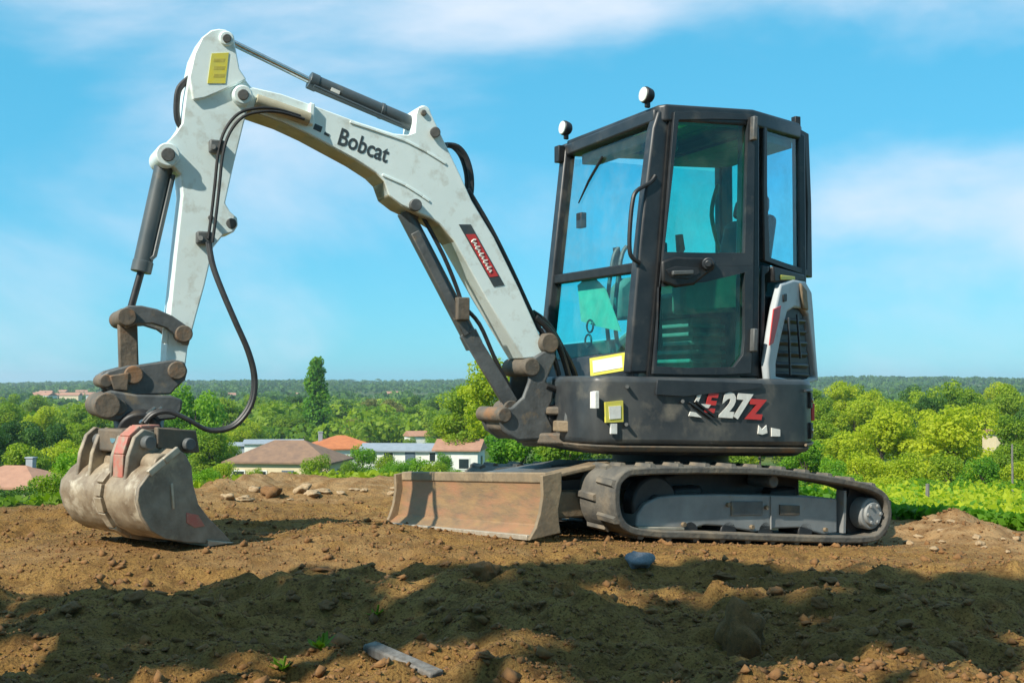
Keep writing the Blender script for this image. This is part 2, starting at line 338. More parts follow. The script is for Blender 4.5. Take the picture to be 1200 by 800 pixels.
# --- rubber tracks
outer_px = [(734, 546), (719, 562), (716, 590), (722, 615), (738, 630), (770, 635), (807, 636), (877, 638), (947, 640), (1017, 640), (1038, 630), (1048, 606), (1044, 580), (1028, 566), (1000, 558), (947, 549), (902, 544), (842, 542), (790, 542), (755, 543)]
loop = spline([Vector((*T.pix(x, y, .775), 0)) for x, y in outer_px], 5, True)
def inset(poly, d):
    n = len(poly); out = []; ar = sum(poly[i].x * poly[(i + 1) % n].y - poly[(i + 1) % n].x * poly[i].y for i in range(n)); sg = 1 if ar > 0 else -1
    for i in range(n):
        t = (poly[(i + 1) % n] - poly[i - 1]).normalized(); out.append(poly[i] + Vector((-t.y, t.x, 0)) * d * sg)
    return out
l_out = inset(loop, .02); l_in = inset(loop, .058)
lug_me = None
for side in (1, -1):
    n0, n1 = (.775, .475) if side == 1 else (-.475, -.775)
    dz = 0 if side == 1 else -.075
    def tp(p, n): return T.P(p.x, n, p.y + dz)
    tr = MB(); tr.ring([tp(p, n0) for p in l_out], [tp(p, n0) for p in l_in], [tp(p, n1) for p in l_out], [tp(p, n1) for p in l_in])
    trk = tr.build('rubber_track', 'rubber', EX, .008)
    # tread lugs along the loop
    seg = [(l_out[(i + 1) % len(l_out)] - l_out[i]).length for i in range(len(l_out))]; L = sum(seg); k = int(L / .088)
    nm = (n0 + n1) / 2
    for j in range(k):
        s = L * j / k; i = 0
        while s > seg[i]: s -= seg[i]; i += 1
        a, b = l_out[i], l_out[(i + 1) % len(l_out)]; p = a.lerp(b, s / seg[i]); t = (b - a).normalized()
        t3 = (T.s * t.x + UPZ * t.y).normalized(); o3 = T.n.cross(t3).normalized()
        c0 = l_out[0] * 0
        for q_ in l_out: c0 += q_ / len(l_out)
        if (o3.dot(T.s * (p.x - c0.x) + UPZ * (p.y - c0.y))) < 0: o3 = -o3
        half = 1 if j % 2 else -1
        if lug_me is None:
            lb = MB(); w = .074
            lb.prism([(-.022, -w, -.006), (.022, -w, -.006), (.034, w, -.006), (-.010, w, -.006)], [(-.013, -w + .006, .015), (.013, -w + .006, .015), (.025, w - .008, .015), (-.001, w - .008, .015)])
            lo = lb.build('tread_lug', 'rubber', None); lug_me = lo.data; col.objects.unlink(lo); bpy.data.objects.remove(lo)
        lg = bpy.data.objects.new('tread_lug', lug_me); col.objects.link(lg); lg.parent = trk
        ctr = tp(p, nm + half * .072) - Vector(EX['o'])
        yv = T.n * half; xv = t3
        if xv.cross(yv).dot(o3) < 0: xv = -xv
        lg.matrix_local = Matrix.Translation(ctr) @ Matrix((xv, yv, o3)).transposed().to_4x4()
# --- track frames, idlers, sprockets, hubs
fr_px = [(745, 617), (747, 603), (756, 590), (772, 582), (792, 580), (842, 579), (895, 580), (940, 581), (981, 584), (981, 624), (965, 626), (950, 622), (936, 618), (905, 619), (885, 623), (868, 620), (845, 616), (826, 615), (812, 619)]
fr_sz = T.tr(fr_px, .70)
for side in (1, -1):
    dz = 0 if side == 1 else -.075
    m_ = .0 if side == 1 else -1.25
    P_ = lambda s, n, z: T.P(s, n + m_, z + dz)
    pw = lambda px, py, n: (lambda sz: P_(sz[0], n, sz[1]))(T.pix(px, py, n))
    fb = MB(); fb.prism([P_(s, .70, z) for s, z in fr_sz], [P_(s, .52, z) for s, z in fr_sz]); tf = fb.build('track_frame', 'frame', EX, .008)
    part('end_flange', 'frame', tf, .003, lambda b: b.bar(pw(986, 574, .69), pw(985, 624, .69), .022, .06, T.n))
    part('frame_lip', 'bright', tf, .003, lambda b: b.bar(pw(746, 618, .705), pw(800, 619, .705), .014, .03, T.n))  # pale steel puts the sun on this lip into its colour
    part('frame_rib', 'frame', tf, .002, lambda b: b.bar(pw(903, 581, .70), pw(903, 620, .70), .008, .016, T.n))
    part('cover_plate', 'steel', tf, .003, lambda b: T.ext(b, [(s, z + dz) for s, z in T.tr([(856, 587), (893, 587), (893, 603), (856, 604)], .70)], .698 + m_, .708 + m_))
    part('tension_plate', 'rust', tf, .002, lambda b: T.ext(b, [(s, z + dz) for s, z in T.tr([(913, 591), (936, 592), (936, 603), (913, 603)], .70)], .698 + m_, .710 + m_))
    for x, y in ((852, 591), (897, 594), (800, 614), (880, 617), (966, 620)):
        part('bolt', 'bladeplate', tf, 0, lambda b: b.cyl(pw(x, y, .70), pw(x, y, .70) + T.n * .018, .012, 8))
    sp, iz = T.pix(1016, 601, .70)
    hub = part('drive_hub', 'frame', EX, .008, lambda b: (b.cyl(P_(sp, .56, iz), P_(sp, .735, iz), .090, 28)))
    part('hub_cap', 'frame', hub, .006, lambda b: b.cyl(P_(sp, .730, iz), P_(sp, .752, iz), .068, 24))
    for k in range(6):
        a = k * math.pi / 3
        part('hub_bolt', 'frame', hub, 0, lambda b: b.cyl(P_(sp + .052 * math.cos(a), .75, iz + .052 * math.sin(a)), P_(sp + .052 * math.cos(a), .762, iz + .052 * math.sin(a)), .009, 6))
    def sprocket(b):
        n = 36; pts = [(.155 + (.016 if (k // 2) % 2 else -.012)) for k in range(n)]
        T.ext(b, [(sp + pts[k] * math.cos(2 * math.pi * k / n), iz + dz + pts[k] * math.sin(2 * math.pi * k / n)) for k in range(n)], .60 + m_, .65 + m_)
    part('drive_sprocket', 'dark', EX, .004, sprocket)
    si, zi = T.pix(765, 590, .65)
    part('front_idler', 'dark', EX, .015, lambda b: (b.cyl(P_(si, .58, zi), P_(si, .67, zi), .145, 32), b.cyl(P_(si, .56, zi), P_(si, .69, zi), .05, 16)))
    su, zu = T.pix(898, 563, .64)
    part('carrier_roller', 'steel', EX, .006, lambda b: b.cyl(P_(su, .52, zu), P_(su, .70, zu), .035, 16))
    for x in (800, 845, 888, 935):
        s_, z_ = T.pix(x, 621, .64)
        part('bottom_roller', 'dark', EX, .006, lambda b: b.cyl(P_(s_, .54, z_), P_(s_, .70, z_), .055, 16))
part('centre_frame', 'dark', EX, .02, lambda b: (T.ext(b, [(-.55, .22), (.6, .25), (.6, .42), (.3, .46), (-.3, .46), (-.55, .40)], -.5, .5), b.cyl(T.P(0, 0, .44), T.P(0, 0, .60), .34, 40)))
part('axle_beam', 'dark', EX, .02, lambda b: (T.ext(b, [(.25, .22), (.45, .24), (.45, .38), (.25, .38)], -.6, .58), T.ext(b, [(-.45, .16), (-.25, .18), (-.25, .34), (-.45, .34)], -.6, .58)))
# --- dozer blade
fe = T.tr([(634, 557), (635, 580), (632, 601), (627, 618), (619, 633)], .775)
bk = T.tr([(657, 552), (657, 575), (653, 596), (654, 612), (656, 624)], .775)
rollz = lambda n: -(.775 - n) * .062
def bprof(n0, n1):
    pz = fe + bk[::-1]
    def fn(b): b.prism([T.P(s, n0, z + rollz(n0)) for s, z in pz], [T.P(s, n1, z + rollz(n1)) for s, z in pz])
    return fn
def bface(b):
    mid = [(f[0] * .62 + k[0] * .38, f[1] * .62 + k[1] * .38) for f, k in zip(fe, bk)]; mid[0] = (mid[0][0], mid[0][1] - .004); mid[-1] = (fe[-1][0], fe[-1][1] + .002)
    back = [(s - .022, z) for s, z in mid][::-1]; pz = mid + back
    b.prism([T.P(s, .76, z + rollz(.76)) for s, z in pz], [T.P(s, -.765, z + rollz(-.765)) for s, z in pz])
bl = part('dozer_blade', 'blade', EX, .004, bface)
bl['label'] = 'rust brown dozer blade with scraped face'
part('end_plate', 'bladeplate', bl, .004, bprof(.785, .762))
part('end_plate', 'bladeplate', bl, .004, bprof(-.765, -.792))
part('cutting_edge', 'bright', bl, .003, lambda b: b.bar(T.P(fe[-1][0] - .012, .765, fe[-1][1] + .012 + rollz(.765)), T.P(fe[-1][0] - .012, -.768, fe[-1][1] + .012 + rollz(-.768)), .024, .03, T.s))
sb_, zb_ = bk[0]
part('top_rib', 'bladeplate', bl, .006, lambda b: b.bar(T.P(sb_ + .05, .75, zb_ - .028 + rollz(.75)), T.P(sb_ + .05, -.76, zb_ - .028 + rollz(-.76)), .05, .05, UPZ))
for n in (.42, -.42):
    part('blade_arm', 'bladeplate', EX, .01, lambda b: b.prism([T.P(sb_ + .03, n + dn, z + rollz(n)) for dn, z in ((-.06, .27), (.06, .27), (.06, .41), (-.06, .41))], [T.P(.5, n * .95 + dn, z + rollz(n)) for dn, z in ((-.06, .26), (.06, .26), (.06, .38), (-.06, .38))]))
part('blade_cylinder', 'cyl', EX, 0, lambda b: (b.cyl(T.P(.45, 0, .44), T.P(.85, 0, .43), .045), b.cyl(T.P(.85, 0, .43), T.P(sb_ + .03, 0, .40), .025)))
part('blade_guard', 'steel', EX, .006, lambda b: (b.prism([T.P(sb_ + .02, n, z) for n, z in ((-.34, .385), (.30, .425), (.30, .44), (-.34, .40))], [T.P(.55, n, z) for n, z in ((-.34, .455), (.30, .475), (.30, .50), (-.34, .48))])))
part('step_plate', 'bladeplate', EX, .006, lambda b: (b.prism([T.P(sb_ + .0, n, z) for n, z in ((.36, .42), (.52, .43), (.52, .45), (.36, .44))], [T.P(.78, n, z) for n, z in ((.36, .50), (.52, .51), (.52, .535), (.36, .525))])))
# --- house
def arc(a0, a1, r, k): return [(r * math.cos(R(a0 + (a1 - a0) * i / k)), r * math.sin(R(a0 + (a1 - a0) * i / k))) for i in range(k + 1)]
plan = [(.90, .30), (.92, .52), (.88, .64), (.80, .69), (-.15, .70)] + arc(122, 238, .805, 14) + [(-.15, -.70), (.62, -.70), (.74, -.55), (.78, -.25)]
def slab(b, plan, z0, z1, sc0=1.0, sc1=1.0): b.prism([U.P(a * sc0, n * sc0, z0(a) if callable(z0) else z0) for a, n in plan], [U.P(a * sc1, n * sc1, z1(a) if callable(z1) else z1) for a, n in plan])
zb = lambda a: .553 + .032 * a
zt = lambda a: .952 + .012 * a
house = part('house_body', 'body', EX, .03, lambda b: slab(b, plan, lambda a: zb(a) + .035, zt), seg=3)
part('house_skirt', 'rust', house, .012, lambda b: slab(b, plan, zb, lambda a: zb(a) + .033, .965, .995))
part('house_floor', 'dark', house, 0, lambda b: slab(b, plan, lambda a: zb(a) - .02, lambda a: zb(a) - .001, .90, .94))
NS = .702
def dec(name, m, px, n=NS, th=.003, parent=house, fr=U, bev=0): return part(name, m, parent, bev, lambda b: fr.ext(b, fr.tr(px, n), n - .004, n + th))
seam = [(768, 461), (800, 463), (850, 458), (893, 452)]
part('panel_seam', 'trim', house, 0, lambda b: [b.bar(U.w(*seam[i], NS), U.w(*seam[i + 1], NS), .010, .006, U.n) for i in range(3)])
dec('panel_crease', 'pillar', [(770, 445), (892, 449), (892, 454), (850, 459), (800, 464), (768, 462)], th=.010)
dec('warning_sign', 'decal_yellow', [(708, 471), (729, 469), (729.5, 494), (709, 495)], n=.695, th=.010)
dec('sign_panel', 'decal_white', [(712, 476), (726, 475), (726, 490), (713, 491)], n=.695, th=.013)
dec('white_tag', 'decal_white', [(715, 496), (722, 496), (722, 508), (715, 508)], n=.695, th=.010)
dec('white_strip', 'decal_white', [(692, 459), (696, 458), (696, 478), (692, 478)], n=.66, th=.05)
for x, y in ((735, 453), (734, 497), (800, 470)): part('bolt', 'steel', house, 0, lambda b: b.cyl(U.w(x, y, .69), U.w(x, y, .712), .010, 8))
for px in ([(889, 498), (893, 503), (898, 498), (899, 507), (893, 509), (888, 508)], [(904, 501), (914, 503), (914, 511), (904, 511)]): dec('worn_sticker', 'decal_white', px, n=.703)
# tail fittings on the rounded rear
for ang_, z in ((131, .83), (131, .66)):
    c = U.P(.80 * math.cos(R(ang_)), .80 * math.sin(R(ang_)), z); rd = (U.s * math.cos(R(ang_)) + U.n * math.sin(R(ang_)))
    lk = part('tail_latch', 'trim', house, .004, lambda b: b.box(c, rd * .02, UPZ * .045, rd.cross(UPZ) * .035)); part('latch_bolt', 'chrome', lk, 0, lambda b: b.cyl(c + rd * .015, c + rd * .028, .014, 8))
for k in range(2):
    pts = [U.P(.812 * math.cos(R(a)), .812 * math.sin(R(a)), .885 - .0012 * (a - 122) * 0 - k * .30) for a in range(122, 176, 6)]
    part('tail_trim', 'pillar' if k == 0 else 'bladeplate', house, 0, lambda b: b.tube(pts, .008, 6))
rc = U.P(.806 * math.cos(R(147)), .806 * math.sin(R(147)), .76)
part('rear_reflector', 'decal_red', house, .004, lambda b: b.box(rc, U.s * .012, U.n * .03, UPZ * .05))
# lettering
def text(name, body, m, c, xd, yd, size, parent, shear=0.0, off=.0, th=.0015):
    cu = bpy.data.curves.new(name, 'FONT'); cu.body = body; cu.size = size; cu.shear = shear; cu.offset = off; cu.extrude = th; cu.align_x = 'CENTER'; cu.align_y = 'CENTER'; cu.resolution_u = 3
    o = bpy.data.objects.new(name, cu); col.objects.link(o); bpy.context.view_layer.update()
    me = bpy.data.meshes.new_from_object(o.evaluated_get(bpy.context.evaluated_depsgraph_get())); bpy.data.objects.remove(o)
    p = bpy.data.objects.new(name, me); col.objects.link(p); p.parent = parent; me.materials.clear(); me.materials.append(M[m]); p['o'] = list(parent['o'])
    x = Vector(xd).normalized(); y = (Vector(yd) - x * Vector(yd).dot(x)).normalized()
    p.rotation_mode = 'QUATERNION'; p.matrix_local = Matrix.Translation(Vector(c) - Vector(parent['o'])) @ Matrix((x, y, x.cross(y))).transposed().to_4x4()
    return p
xr = U.w(880, 478, .706) - U.w(820, 474, .706)
text('lettering', '27', 'decal_white', U.w(859, 476.5, .706), xr, UPZ, .172, house, .25, .009)
text('lettering', 'Z', 'decal_red', U.w(884, 480.5, .706), xr, UPZ, .135, house, .2, .009)
text('lettering', 'E', 'decal_red', U.w(831, 473, .706), xr, UPZ, .135, house, .25, .006)
dec('letter_edge', 'decal_white', [(817, 463), (822, 462), (818, 471), (814, 471)], n=.704)
dec('letter_edge', 'decal_white', [(822, 473), (833, 474), (830, 478), (824, 477)], n=.7085, th=.002)
dec('letter_edge', 'decal_white', [(809, 482), (815, 483), (822, 489), (807, 487)], n=.704)
part('scratch', 'pillar', house, 0, lambda b: b.bar(U.w(808, 471, .706), U.w(834, 490, .706), .008, .012, U.n))
part('scratch', 'trim', house, 0, lambda b: b.bar(U.w(815, 470, .708), U.w(838, 488, .708), .010, .012, U.n))
# --- cab
ZF = lambda a: 2.392 + (.46 - a) * .052
roof_plan = [(.47, .60), (.44, .635), (-.13, .64), (-.66, .395), (-.73, .33), (-.73, -.40), (-.68, -.43), (.44, -.43), (.47, -.40)]
rin = [(.36, .50), (.34, .52), (-.10, .52), (-.25, .45), (-.27, .40), (-.27, -.28), (-.25, -.31), (.34, -.31), (.36, -.28)]
def roof(b): b.ring([U.P(a, n, ZF(a) + .005) for a, n in roof_plan], [U.P(a, n, ZF(a) + .018) for a, n in rin], [U.P(a, n, ZF(a) - .085) for a, n in roof_plan], [U.P(a, n, ZF(a) - .075) for a, n in rin])
cab = part('cab_roof', 'pillar', EX, .028, roof, seg=3)
part('roof_window', 'glass_roof', cab, 0, lambda b: b.prism([U.P(a, n, ZF(a) - .02) for a, n in rin], [U.P(a, n, ZF(a) - .012) for a, n in rin]))
part('roof_lining', 'interior', cab, 0, lambda b: slab(b, [(-.28, .5), (-.66, .32), (-.70, -.38), (-.28, -.38)], lambda a: ZF(a) - .13, lambda a: ZF(a) - .088))
part('roof_visor', 'interior', cab, .008, lambda b: slab(b, [(.40, .50), (.28, .50), (.28, -.34), (.40, -.34)], lambda a: ZF(a) - .15, lambda a: ZF(a) - .09))
part('speaker', 'trim', cab, .01, lambda b: b.cyl(U.P(.30, .36, ZF(.3) - .19), U.P(.30, .36, ZF(.3) - .12), .10, 20))
ce = part('cab_frame', 'pillar', EX, .012, lambda b: (U.ext(b, U.tr([(737, 437), (742, 370), (748, 300), (757, 215), (765, 150), (771, 130), (790, 126), (787, 140), (781, 200), (773, 300), (766, 380), (762, 437)], .61), .545, .615)))
def pil(name, a0, n0, a1, n1, z0, z1, w=.06, d=.06, m='pillar', nr=None): return part(name, m, ce, .012, lambda b: b.bar(U.P(a0, n0, z0), U.P(a1, n1, z1), w, d, nr or U.n))
af0, af1 = .625, .455
pil('front_pillar', af0, -.40, af1, -.40, .95, ZF(.45) - .02, .075, .07)
part('corner_post', 'pillar', ce, .01, lambda b: U.ext(b, U.tr([(872, 131), (890, 133), (890, 442), (868, 442)], .61), .55, .612))
pil('rear_post', -.69, .345, -.69, .345, .95, 2.40, .06, .06)
pil('rear_post', -.69, -.39, -.69, -.39, .95, 2.40, .10, .07)
pil('side_post', -.16, -.405, -.16, -.405, .95, 2.38, .022, .03)
part('side_sill', 'interior', ce, .01, lambda b: U.ext(b, [(.60, .95), (-.70, .95), (-.70, 1.50), (-.2, 1.42), (.1, 1.20), (.57, 1.15)], -.42, -.385))
part('rear_panel', 'interior', ce, .01, lambda b: slab(b, [(-.66, .36), (-.70, .36), (-.70, -.38), (-.66, -.38)], .95, 1.62))
part('cab_floor', 'interior', ce, 0, lambda b: slab(b, [(.60, .60), (-.15, .60), (-.69, .34), (-.69, -.39), (.60, -.39)], .945, .985))
# front: lower panel, lower glass, mid bar, upper glass
FA = lambda z: af0 + (af1 - af0) * (z - .95) / (ZF(.45) - .95)
fpan = part('front_panel', 'pillar', ce, .012, lambda b: b.prism([U.P(FA(z) + .012, n, z) for n, z in ((-.40, .93), (.60, .93), (.60, 1.10), (-.40, 1.055))], [U.P(FA(z) - .04, n, z) for n, z in ((-.40, .93), (.60, .93), (.60, 1.10), (-.40, 1.055))]))
def frontpx(px, py):
    d = ray(px, py); e = Vector((0, 0, EYE)); lo, hi = 3.0, 9.0
    for _ in range(40):
        t = (lo + hi) / 2; p = e + d * t; a = (p - U.o).dot(U.s)
        if a > FA(p.z) + .004: lo = t
        else: hi = t
    p = e + d * lo; return p
fn_ = (U.s + UPZ * .12).normalized()
def fdec(name, m, px, th=.006, parent=fpan): return part(name, m, parent, 0, lambda b: (lambda pts: b.prism([p + fn_ * .004 for p in pts], [p + fn_ * (.006 + th) for p in pts]))([frontpx(x, y) for x, y in px]))
fdec('warning_sign', 'decal_yellow', [(693, 420), (735, 413), (736, 434), (694, 441)])
fdec('sign_panel', 'decal_white', [(697, 423), (731, 417), (732, 431), (698, 437)], .009)
part('front_mid_bar', 'trim', ce, .008, lambda b: b.bar(U.P(FA(1.55), -.40, 1.545), U.P(FA(1.55), .56, 1.535), .055, .05, U.s))
part('lower_front_glass', 'glass_low', ce, 0, lambda b: b.prism([U.P(FA(z) - .006, n, z) for n, z in ((-.39, 1.06), (.55, 1.10), (.55, 1.52), (-.39, 1.53))], [U.P(FA(z) - .012, n, z) for n, z in ((-.39, 1.06), (.55, 1.10), (.55, 1.52), (-.39, 1.53))]))
part('upper_front_glass', 'glass_clear', ce, 0, lambda b: b.prism([U.P(FA(z) - .006, n, z) for n, z in ((-.37, 1.57), (.55, 1.56), (.55, 2.29), (-.37, 2.29))], [U.P(FA(z) - .012, n, z) for n, z in ((-.37, 1.57), (.55, 1.56), (.55, 2.29), (-.37, 2.29))]))
part('side_glass', 'glass_side', ce, 0, lambda b: U.ext(b, [(.55, 1.16), (.1, 1.21), (-.2, 1.43), (-.66, 1.51), (-.66, 2.30), (.44, 2.29)], -.408, -.402))
part('rear_glass', 'glass_side', ce, 0, lambda b: slab(b, [(-.688, .33), (-.694, .33), (-.694, -.36), (-.688, -.36)], 1.63, 2.33))
part('front_top_bar', 'pillar', ce, .012, lambda b: b.bar(U.P(.46, -.41, ZF(.46) - .06), U.P(.46, .60, ZF(.46) - .05), .07, .07, U.s))
part('wiper', 'trim', ce, 0, lambda b: b.tube([frontpx(706, 184), frontpx(690, 212), frontpx(678, 238)], [.009, .008, .004], 6))
part('wiper_motor', 'trim', ce, .006, lambda b: b.box(frontpx(676, 258) - U.s * .03, U.s * .02, U.n * .03, UPZ * .045))
part('handrail', 'trim', ce, 0, lambda b: b.tube(spline([U.w(x, y, .62) for x, y in ((768, 206), (762, 214), (746, 224), (741, 238), (738, 270), (738, 294), (742, 303), (750, 308))], 4), .0115, 8))
# door
door_o = [(786, 133), (832, 133), (880, 136), (879, 300), (876, 437), (820, 439), (760, 438), (771, 310)]
up_o = [(786, 133), (832, 133), (880, 136), (878, 312), (822, 313), (772, 312)]; up_i = [(791, 142), (832, 141), (872, 142), (868, 297), (822, 297), (774, 296)]
lo_o = [(772, 312), (822, 313), (878, 312), (877, 400), (875, 437), (842, 439), (800, 439), (761, 438)]; lo_i = [(768, 337), (822, 331), (868, 320), (868, 395), (866, 416), (856, 430), (800, 431), (765, 429)]
def ringpx(b, o, i, n0, n1): O, I = U.tr(o, n0), U.tr(i, n0); b.ring([U.P(s, n1, z) for s, z in O], [U.P(s, n1, z) for s, z in I], [U.P(s, n0, z) for s, z in O], [U.P(s, n0, z) for s, z in I])
door = part('door', 'pillar', EX, .006, lambda b: (ringpx(b, up_o, up_i, .612, .648), ringpx(b, lo_o, lo_i, .612, .6485)))
part('upper_door_glass', 'glass_door', door, 0, lambda b: U.ext(b, U.tr(up_i, .622), .622, .627))
part('lower_door_glass', 'glass_door', door, 0, lambda b: U.ext(b, U.tr(lo_i, .622), .622, .627))
part('door_seal', 'trim', door, 0, lambda b: ringpx(b, [(783, 131), (832, 130), (883, 133), (882, 300), (879, 440), (820, 442), (757, 441), (769, 310)], door_o, .612, .630))
part('handle_panel', 'trim', door, .012, lambda b: U.ext(b, U.tr([(774, 306), (790, 301), (822, 302), (838, 306), (836, 316), (826, 322), (812, 334), (790, 337), (775, 331)], .655), .648, .672))
part('handle_recess', 'dark', door, .004, lambda b: U.ext(b, U.tr([(780, 316), (792, 312), (818, 314), (820, 320), (806, 327), (786, 325)], .672), .671, .676))
part('door_handle', 'steel', door, .004, lambda b: b.bar(U.w(788, 320, .69), U.w(812, 319, .69), .022, .02, U.n))
part('lock_knob', 'pillar', door, .006, lambda b: (b.cyl(U.w(830, 309, .648), U.w(830, 309, .70), .034, 18), b.cyl(U.w(830, 309, .70), U.w(830, 309, .715), .02, 14)))
for y0, y1 in ((137, 165), (385, 412)): part('hinge', 'steel', door, .006, lambda b: b.bar(U.w(883, y0, .655), U.w(882, y1, .655), .03, .05, U.n))
# rear quarter: window above, white cover with grille below
q0, q1 = U.P(-.15, .61, 0), U.P(-.70, .345, 0); qd = (q0 - q1).normalized()
Q = FR(q0.x, q0.y, math.atan2(-qd.y, -qd.x))
qo = [(888, 135), (914, 143), (941, 158), (944, 240), (945, 326), (915, 316), (888, 306), (887, 220)]; qi = [(892, 143), (914, 149), (935, 162), (939, 240), (938, 316), (915, 309), (895, 302), (892, 220)]
def ringq(b, o, i, n0, n1): O, I = Q.tr(o, n0), Q.tr(i, n0); b.ring([Q.P(s, n1, z) for s, z in O], [Q.P(s, n1, z) for s, z in I], [Q.P(s, n0, z) for s, z in O], [Q.P(s, n0, z) for s, z in I])
qf = part('quarter_window_frame', 'trim', EX, .008, lambda b: ringq(b, qo, qi, -.02, .02))
part('quarter_glass', 'glass_side', qf, 0, lambda b: Q.ext(b, Q.tr(qi, 0), -.003, .003))
part('hood_core', 'dark', EX, .02, lambda b: slab(b, [(-.18, .60), (-.60, .44), (-.74, .25), (-.76, -.25), (-.66, -.45), (-.2, -.60), (-.15, .3)], .94, 1.42, 1, .97))
cv_o = [(907, 333), (922, 328), (936, 330), (943, 342), (945, 365), (948, 410), (951, 446), (925, 452), (893, 446), (891, 425), (896, 390), (901, 360)]
cv_i = [(914, 366), (922, 361), (934, 362), (939, 370), (941, 385), (945, 415), (948, 442), (925, 446), (901, 441), (901, 425), (907, 395), (911, 378)]
cov = part('engine_cover', 'cover', EX, .014, lambda b: ringq(b, cv_o, cv_i, .03, .075), seg=3)
cov['label'] = 'white engine cover with red stripe and black grille'
part('red_stripe', 'decal_red', cov, .003, lambda b: Q.ext(b, Q.tr([(906, 362), (915, 358), (913, 372), (906, 402), (901, 405)], .075), .072, .079))
part('cover_back', 'dark', cov, 0, lambda b: Q.ext(b, Q.tr(cv_i, .05), .035, .055))
for k, y in enumerate((375, 388, 401, 414, 427, 438)):
    part('grille_slat', 'trim' if k % 2 else 'pillar', cov, .004, lambda b: b.bar(Q.w(905 + (6 - k), y, .058), Q.w(946 - (5 - k) * .8, y + 2, .058), .022, .03, (Q.n * .7 + UPZ * .7)))
part('grille_brace', 'pillar', cov, .003, lambda b: (b.bar(Q.w(934, 368, .09), Q.w(938, 420, .09), .014, .012, Q.n), b.bar(Q.w(924, 372, .09), Q.w(926, 440, .09), .014, .012, Q.n)))
part('cover_latch', 'trim', cov, .004, lambda b: Q.ext(b, Q.tr([(917, 345), (921, 344), (921, 353), (917, 354)], .075), .074, .083))
part('bumper_edge', 'bladeplate', cov, .01, lambda b: Q.ext(b, Q.tr([(936, 331), (943, 340), (945, 364), (939, 362), (937, 350)], .075), .07, .092))
part('cab_step_light', 'trim', EX, .01, lambda b: Q.ext(b, Q.tr([(903, 312), (940, 322), (940, 330), (904, 331)], .04), .0, .06))
part('light_lens', 'decal_yellow', EX.children[-1], .004, lambda b: Q.ext(b, Q.tr([(914, 322), (931, 324), (931, 328), (914, 328)], .06), .058, .066))
part('side_bracket', 'pillar', EX, .006, lambda b: U.ext(b, U.tr([(893, 311), (902, 312), (902, 318), (897, 322), (896, 420), (891, 425)], .60), .575, .60))
# lamps on the roof
def lamp(c, d, up, s=1.0):
    d = Vector(d).normalized()
    o = part('work_lamp', 'trim', EX, .006, lambda b: (b.tube([c - d * .045 * s, c - d * .03 * s, c + d * .01 * s, c + d * .03 * s], [.022 * s, .045 * s, .056 * s, .056 * s], 16), b.bar(c - UPZ * .085 * s, c - UPZ * .03 * s, .02, .03, d)))
    part('lens', 'lamp', o, .004, lambda b: b.cyl(c + d * .028 * s, c + d * .04 * s, .05 * s, 16))
lamp(U.P(.49, -.37, 2.465), U.s + Vector((0, 0, .05)), UPZ, .8)
lamp(U.P(.49, .53, 2.462), U.s + Vector((0, 0, .05)), UPZ, .8)
part('rear_lamp', 'trim', EX, .004, lambda b: b.box(U.P(-.66, .36, 2.47), U.s * .02, U.n * .02, UPZ * .03))
part('mirror_bracket', 'trim', EX, .004, lambda b: (b.box(U.P(.52, -.40, 2.31), U.s * .02, U.n * .03, UPZ * .05)))
# inside the cab
seat = part('seat', 'trim', EX, .03, lambda b: (b.prism([U.P(a, n, 1.30) for a, n in ((.12, .36), (.12, -.12), (-.40, -.12), (-.40, .36))], [U.P(a, n, 1.44) for a, n in ((.14, .38), (.14, -.14), (-.40, -.14), (-.40, .38))]),))
part('backrest', 'trim', seat, .05, lambda b: b.prism([U.P(a, n, z) for a, n, z in ((-.34, .35, 1.42), (-.34, -.11, 1.42), (-.46, -.11, 1.42), (-.46, .35, 1.42))], [U.P(a, n, z) for a, n, z in ((-.46, .34, 1.92), (-.46, -.10, 1.92), (-.56, -.10, 1.92), (-.56, .34, 1.92))]), seg=4)
part('headrest', 'trim', seat, .04, lambda b: b.prism([U.P(a, n, z) for a, n, z in ((-.46, .27, 1.925), (-.46, -.03, 1.925), (-.55, -.03, 1.925), (-.55, .27, 1.925))], [U.P(a, n, z) for a, n, z in ((-.48, .25, 2.05), (-.48, -.01, 2.05), (-.57, -.01, 2.05), (-.57, .25, 2.05))]), seg=4)
sus = part('seat_suspension', 'interior', seat, .01, lambda b: slab(b, [(.05, .30), (.05, -.06), (-.36, -.06), (-.36, .30)], .98, 1.30))
for k in range(5): part('bellows_fold', 'frame', sus, .006, lambda b: slab(b, [(.10, .34), (.10, -.08), (-.38, -.08), (-.38, .34)], 1.04 + .05 * k, 1.062 + .05 * k))
for n in (.44, -.22):
    cs = part('console', 'interior', EX, .025, lambda b: U.ext(b, [(.25, 1.30), (.25, 1.50), (.18, 1.56), (-.30, 1.58), (-.34, 1.34)], n - .06, n + .06))
    part('joystick', 'trim', cs, 0, lambda b: b.tube([U.P(.20, n, 1.53), U.P(.23, n, 1.62), U.P(.22, n, 1.66), U.P(.23, n, 1.74)], [.014, .012, .026, .022], 10))
part('orange_buckle', 'orange', seat, .01, lambda b: b.box(U.P(-.30, .40, 1.42), U.s * .03, U.n * .02, UPZ * .035))
part('travel_lever', 'steel', EX, 0, lambda b: [b.tube(spline([U.P(.42, n, 1.0), U.P(.46, n, 1.3), U.P(.42, n, 1.62), U.P(.38, n, 1.70)], 4), .012, 8) for n in (.05, .14)])
part('monitor', 'trim', EX, .01, lambda b: (b.box(U.P(.40, .46, 1.62), U.s * .03, U.n * .08, UPZ * .06), b.bar(U.P(.40, .50, 1.1), U.P(.40, .48, 1.58), .03, .03, U.n)))
